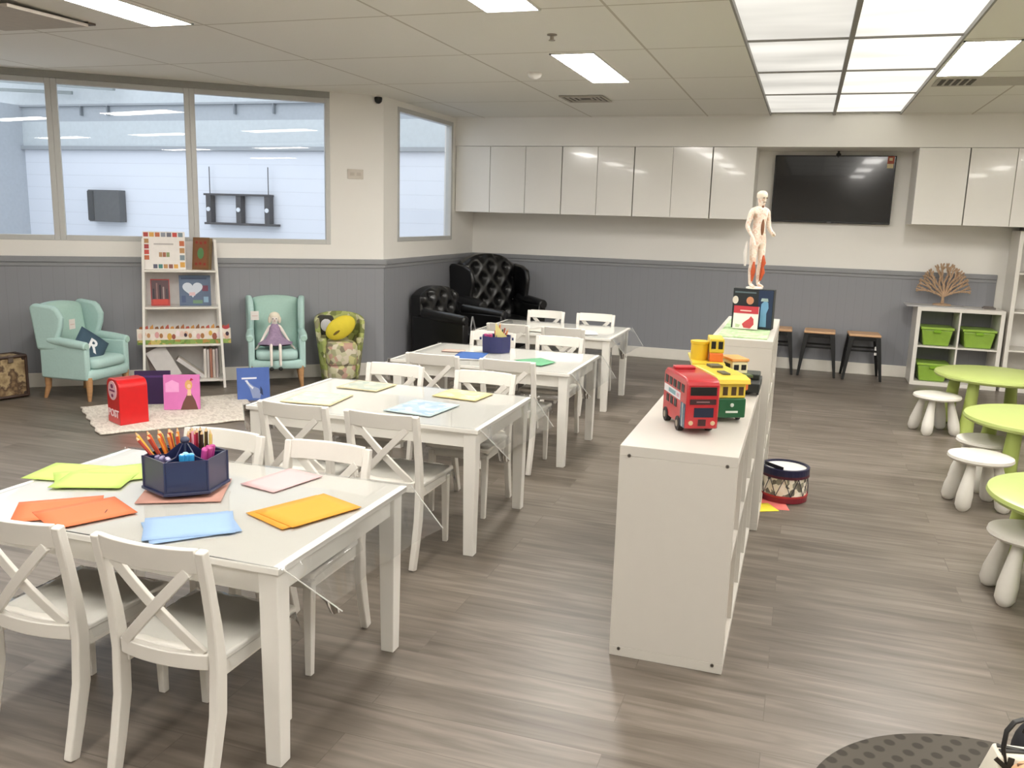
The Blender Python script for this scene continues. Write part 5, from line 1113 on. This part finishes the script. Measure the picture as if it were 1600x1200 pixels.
def pk(b, w_, h, M):
    b.m(mat('pk_pale', 'e9a5d4', .5)); b.prism([(-.12, .14), (-.02, .14), (-.02, .21), (-.07, .235), (-.12, .21)], -.001, 0, 'y', M)
    b.m(mat('pk_brown', '6b463c', .6)); b.prism([(-.01, .0), (.12, .0), (.10, .07), (.075, .12), (.065, .14), (.045, .14), (.035, .11), (.01, .06)], -.0016, 0, 'y', M)
    b.m(mat('pk_gold', 'd6a86a', .6)); b.prism([(.052 + .028*math.cos(q*PI/6), .195 + .04*math.sin(q*PI/6)) for q in range(12)], -.0014, 0, 'y', M)
    b.m(mat('pk_skin', 'e8c0a0', .6)); b.prism([(.055 + .014*math.cos(q*PI/6), .185 + .017*math.sin(q*PI/6)) for q in range(12)], -.0024, 0, 'y', M); b.prism([(.04, .11), (.072, .11), (.068, .16), (.045, .16)], -.002, 0, 'y', M)
    b.m(mat('pk_red', 'b02a4a', .6)); b.prism([(.06, .225), (.09, .235), (.07, .25)], -.0024, 0, 'y', M)
floor_book('picture_book', 'pink picture book with a long dress figure standing on the rug', (-4.66, 5.46), (-4.43, 5.60), .275, mat('cover_pink', 'd678b8', .4), pk, z=.014)
def bk(b, w_, h, M):
    b.m(mat('bk_title', 'e8eaf2', .5)); b.box(-w_*.36, w_*.1, -.001, 0, h*.66, h*.71, M)
    b.m(mat('bk_grey', '8f9cc0', .5)); b.prism([(-.01, .02), (.05, .015), (.06, .06), (.04, .1), (.0, .12), (-.05, .165), (-.06, .15), (-.03, .1), (-.02, .06)], -.0012, 0, 'y', M)
    b.m(mat('bk_white', 'd9dde6', .5)); b.prism([(-.055, .15), (-.07, .17), (-.05, .175), (-.03, .135), (.0, .11), (-.01, .095)], -.002, 0, 'y', M); b.m(mat('bk_dark', '2c3a5c', .5)); b.prism([(.05, .06), (.075, .04), (.07, .09), (.055, .12)], -.0016, 0, 'y', M)
floor_book('picture_book', 'blue picture book with a white bird-like shape standing beyond the rug', (-4.39, 6.03), (-4.19, 6.20), .275, mat('cover_blue', '4f6bb0', .4), bk)
floor_book('picture_book', 'dark purple picture book half hidden behind the red post box', (-4.99, 5.52), (-4.76, 5.66), .27, mat('cover_purple', '33204a', .4), lambda b, w_, h, M: (b.m(mat('pp', '4a2f6b', .5)), b.box(-w_*.4, w_*.4, -.001, 0, h*.8, h*.86, M)), z=.014)

# ---------------------------------------------------------------- bottom right: dotted round mat, patterned bag, dark bag
def dotted(name, base, dot, pitch):
    m = bpy.data.materials.new(name); m.use_nodes = True; nt = m.node_tree; b = nt.nodes['Principled BSDF']; b.inputs['Roughness'].default_value = .9
    tc = nt.nodes.new('ShaderNodeTexCoord'); mp = nt.nodes.new('ShaderNodeMapping'); mp.inputs['Rotation'].default_value = (0, 0, .6); nt.links.new(tc.outputs['Object'], mp.inputs[0])
    v = nt.nodes.new('ShaderNodeTexVoronoi'); v.voronoi_dimensions = '2D'; v.inputs['Scale'].default_value = 1/pitch; v.inputs['Randomness'].default_value = .12; nt.links.new(mp.outputs[0], v.inputs[0])
    r = nt.nodes.new('ShaderNodeValToRGB'); r.color_ramp.elements[0].position = .24; r.color_ramp.elements[0].color = lin(dot); r.color_ramp.elements[1].position = .33; r.color_ramp.elements[1].color = lin(base)
    nt.links.new(v.outputs['Distance'], r.inputs[0]); nt.links.new(r.outputs[0], b.inputs['Base Color']); return m
b = MB().m(dotted('mat_charcoal_dotted', '4f4a42', '37322b', .058)); R_ = .535; b.lathe([(R_ - .006, .0), (R_, .003), (R_, .006), (R_ - .006, .009)], 90)
put(tag(b.build('round_floor_mat'), 'dark grey round mat with darker dots at the bottom right corner', 'mat'), (.66, 2.30, 0))
t = thing('patterned_tote', 'black and cream geometric patterned bag with a tall black handle, bottom right', 'bag', (.645, 2.32, .0105), .12)
HB = .27
b = MB().m(mat('tote_cream', 'e6e0cf', .7)); b.loops([[(-.09, -.05, 0), (.10, -.05, 0), (.10, .05, 0), (-.09, .05, 0)], [(-.105, -.055, HB*.5), (.11, -.055, HB*.5), (.11, .055, HB*.5), (-.105, .055, HB*.5)], [(-.075, -.03, HB), (.10, -.03, HB), (.10, .03, HB), (-.075, .03, HB)]]); b.build('body', t, bevel=.008, smooth=True)
def tri(b, pts, z0=0):
    """flat printed shape following the front, top and back of the bag"""
    b.prism(pts, -.0605, -.056, 'y')
b = MB().m(mat('tote_black', '26241f', .6))
fy = lambda z: -.0575 + (.0255 * max(0, z/HB - .5) / .5)
def strip(p, q, wd):
    n_ = 12; pts = [(p[0] + (q[0]-p[0])*i/n_, 0, p[1] + (q[1]-p[1])*i/n_) for i in range(n_+1)]; pts = [(x, fy(z), z) for x, _, z in pts]; b.sweep(pts, wd, .004, Vector((q[1]-p[1], 0, -(q[0]-p[0]))))
strip((-.105, .19), (.0, .262), .014); strip((-.048, .268), (-.085, .08), .014); strip((-.085, .262), (.03, .17), .012); strip((.075, .24), (-.09, .12), .016); strip((-.095, .05), (.10, .02), .018); strip((.03, .01), (.05, .235), .02); strip((-.07, .235), (.10, .19), .014)
for y in (-.012, .012): b.bar((-.07, y, HB + .002), (.095, -y, HB + .002), .004, .012, (0, 0, 1))
b.build('stripe_pattern', t)
b = MB().m(mat('tote_strap', '171614', .5)); b.sweep([(-.06, -.03, HB - .03), (-.068, -.025, HB + .02), (-.062, -.015, HB + .06), (-.045, -.01, HB + .085), (-.02, .0, HB + .09), (-.005, .005, HB + .08), (-.012, .01, HB + .045)], .014, .006, (.3, -.95, 0)); b.build('handle', t, smooth=True, bevel=.002)
t = thing('tan_purse', 'tan leather purse at the very bottom right corner', 'purse', (.655, 2.205, .0105), -.05)
b = MB().m(mat('tan_leather', 'cfa27c', .5, var=.08)); b.ell((0, 0, .155), (.085, .042, .155), .7, .6, 28, 12); b.build('body', t, smooth=True)
b = MB().m(mat('tan_zip', '6a4a30', .4)); b.tube([(-.06, 0, .295), (0, 0, .312), (.06, 0, .295)], .004, 6); b.build('zip', t)
t = thing('dark_bag', 'black bag at the right edge behind the tan purse', 'bag', (.765, 2.47, .0105), .1)
b = MB().m(mat('bag_navy_black', '15161c', .7, var=.1)); b.ell((0, 0, .145), (.12, .08, .145), .7, .7, 28, 14); b.build('body', t, smooth=True)
b = MB().m(mat('bag_trim', '3a3f49', .5)); b.sweep([(-.10, -.05, .21), (0, -.075, .24), (.1, -.05, .22)], .012, .004, (0, 0, 1)); b.build('piping', t)
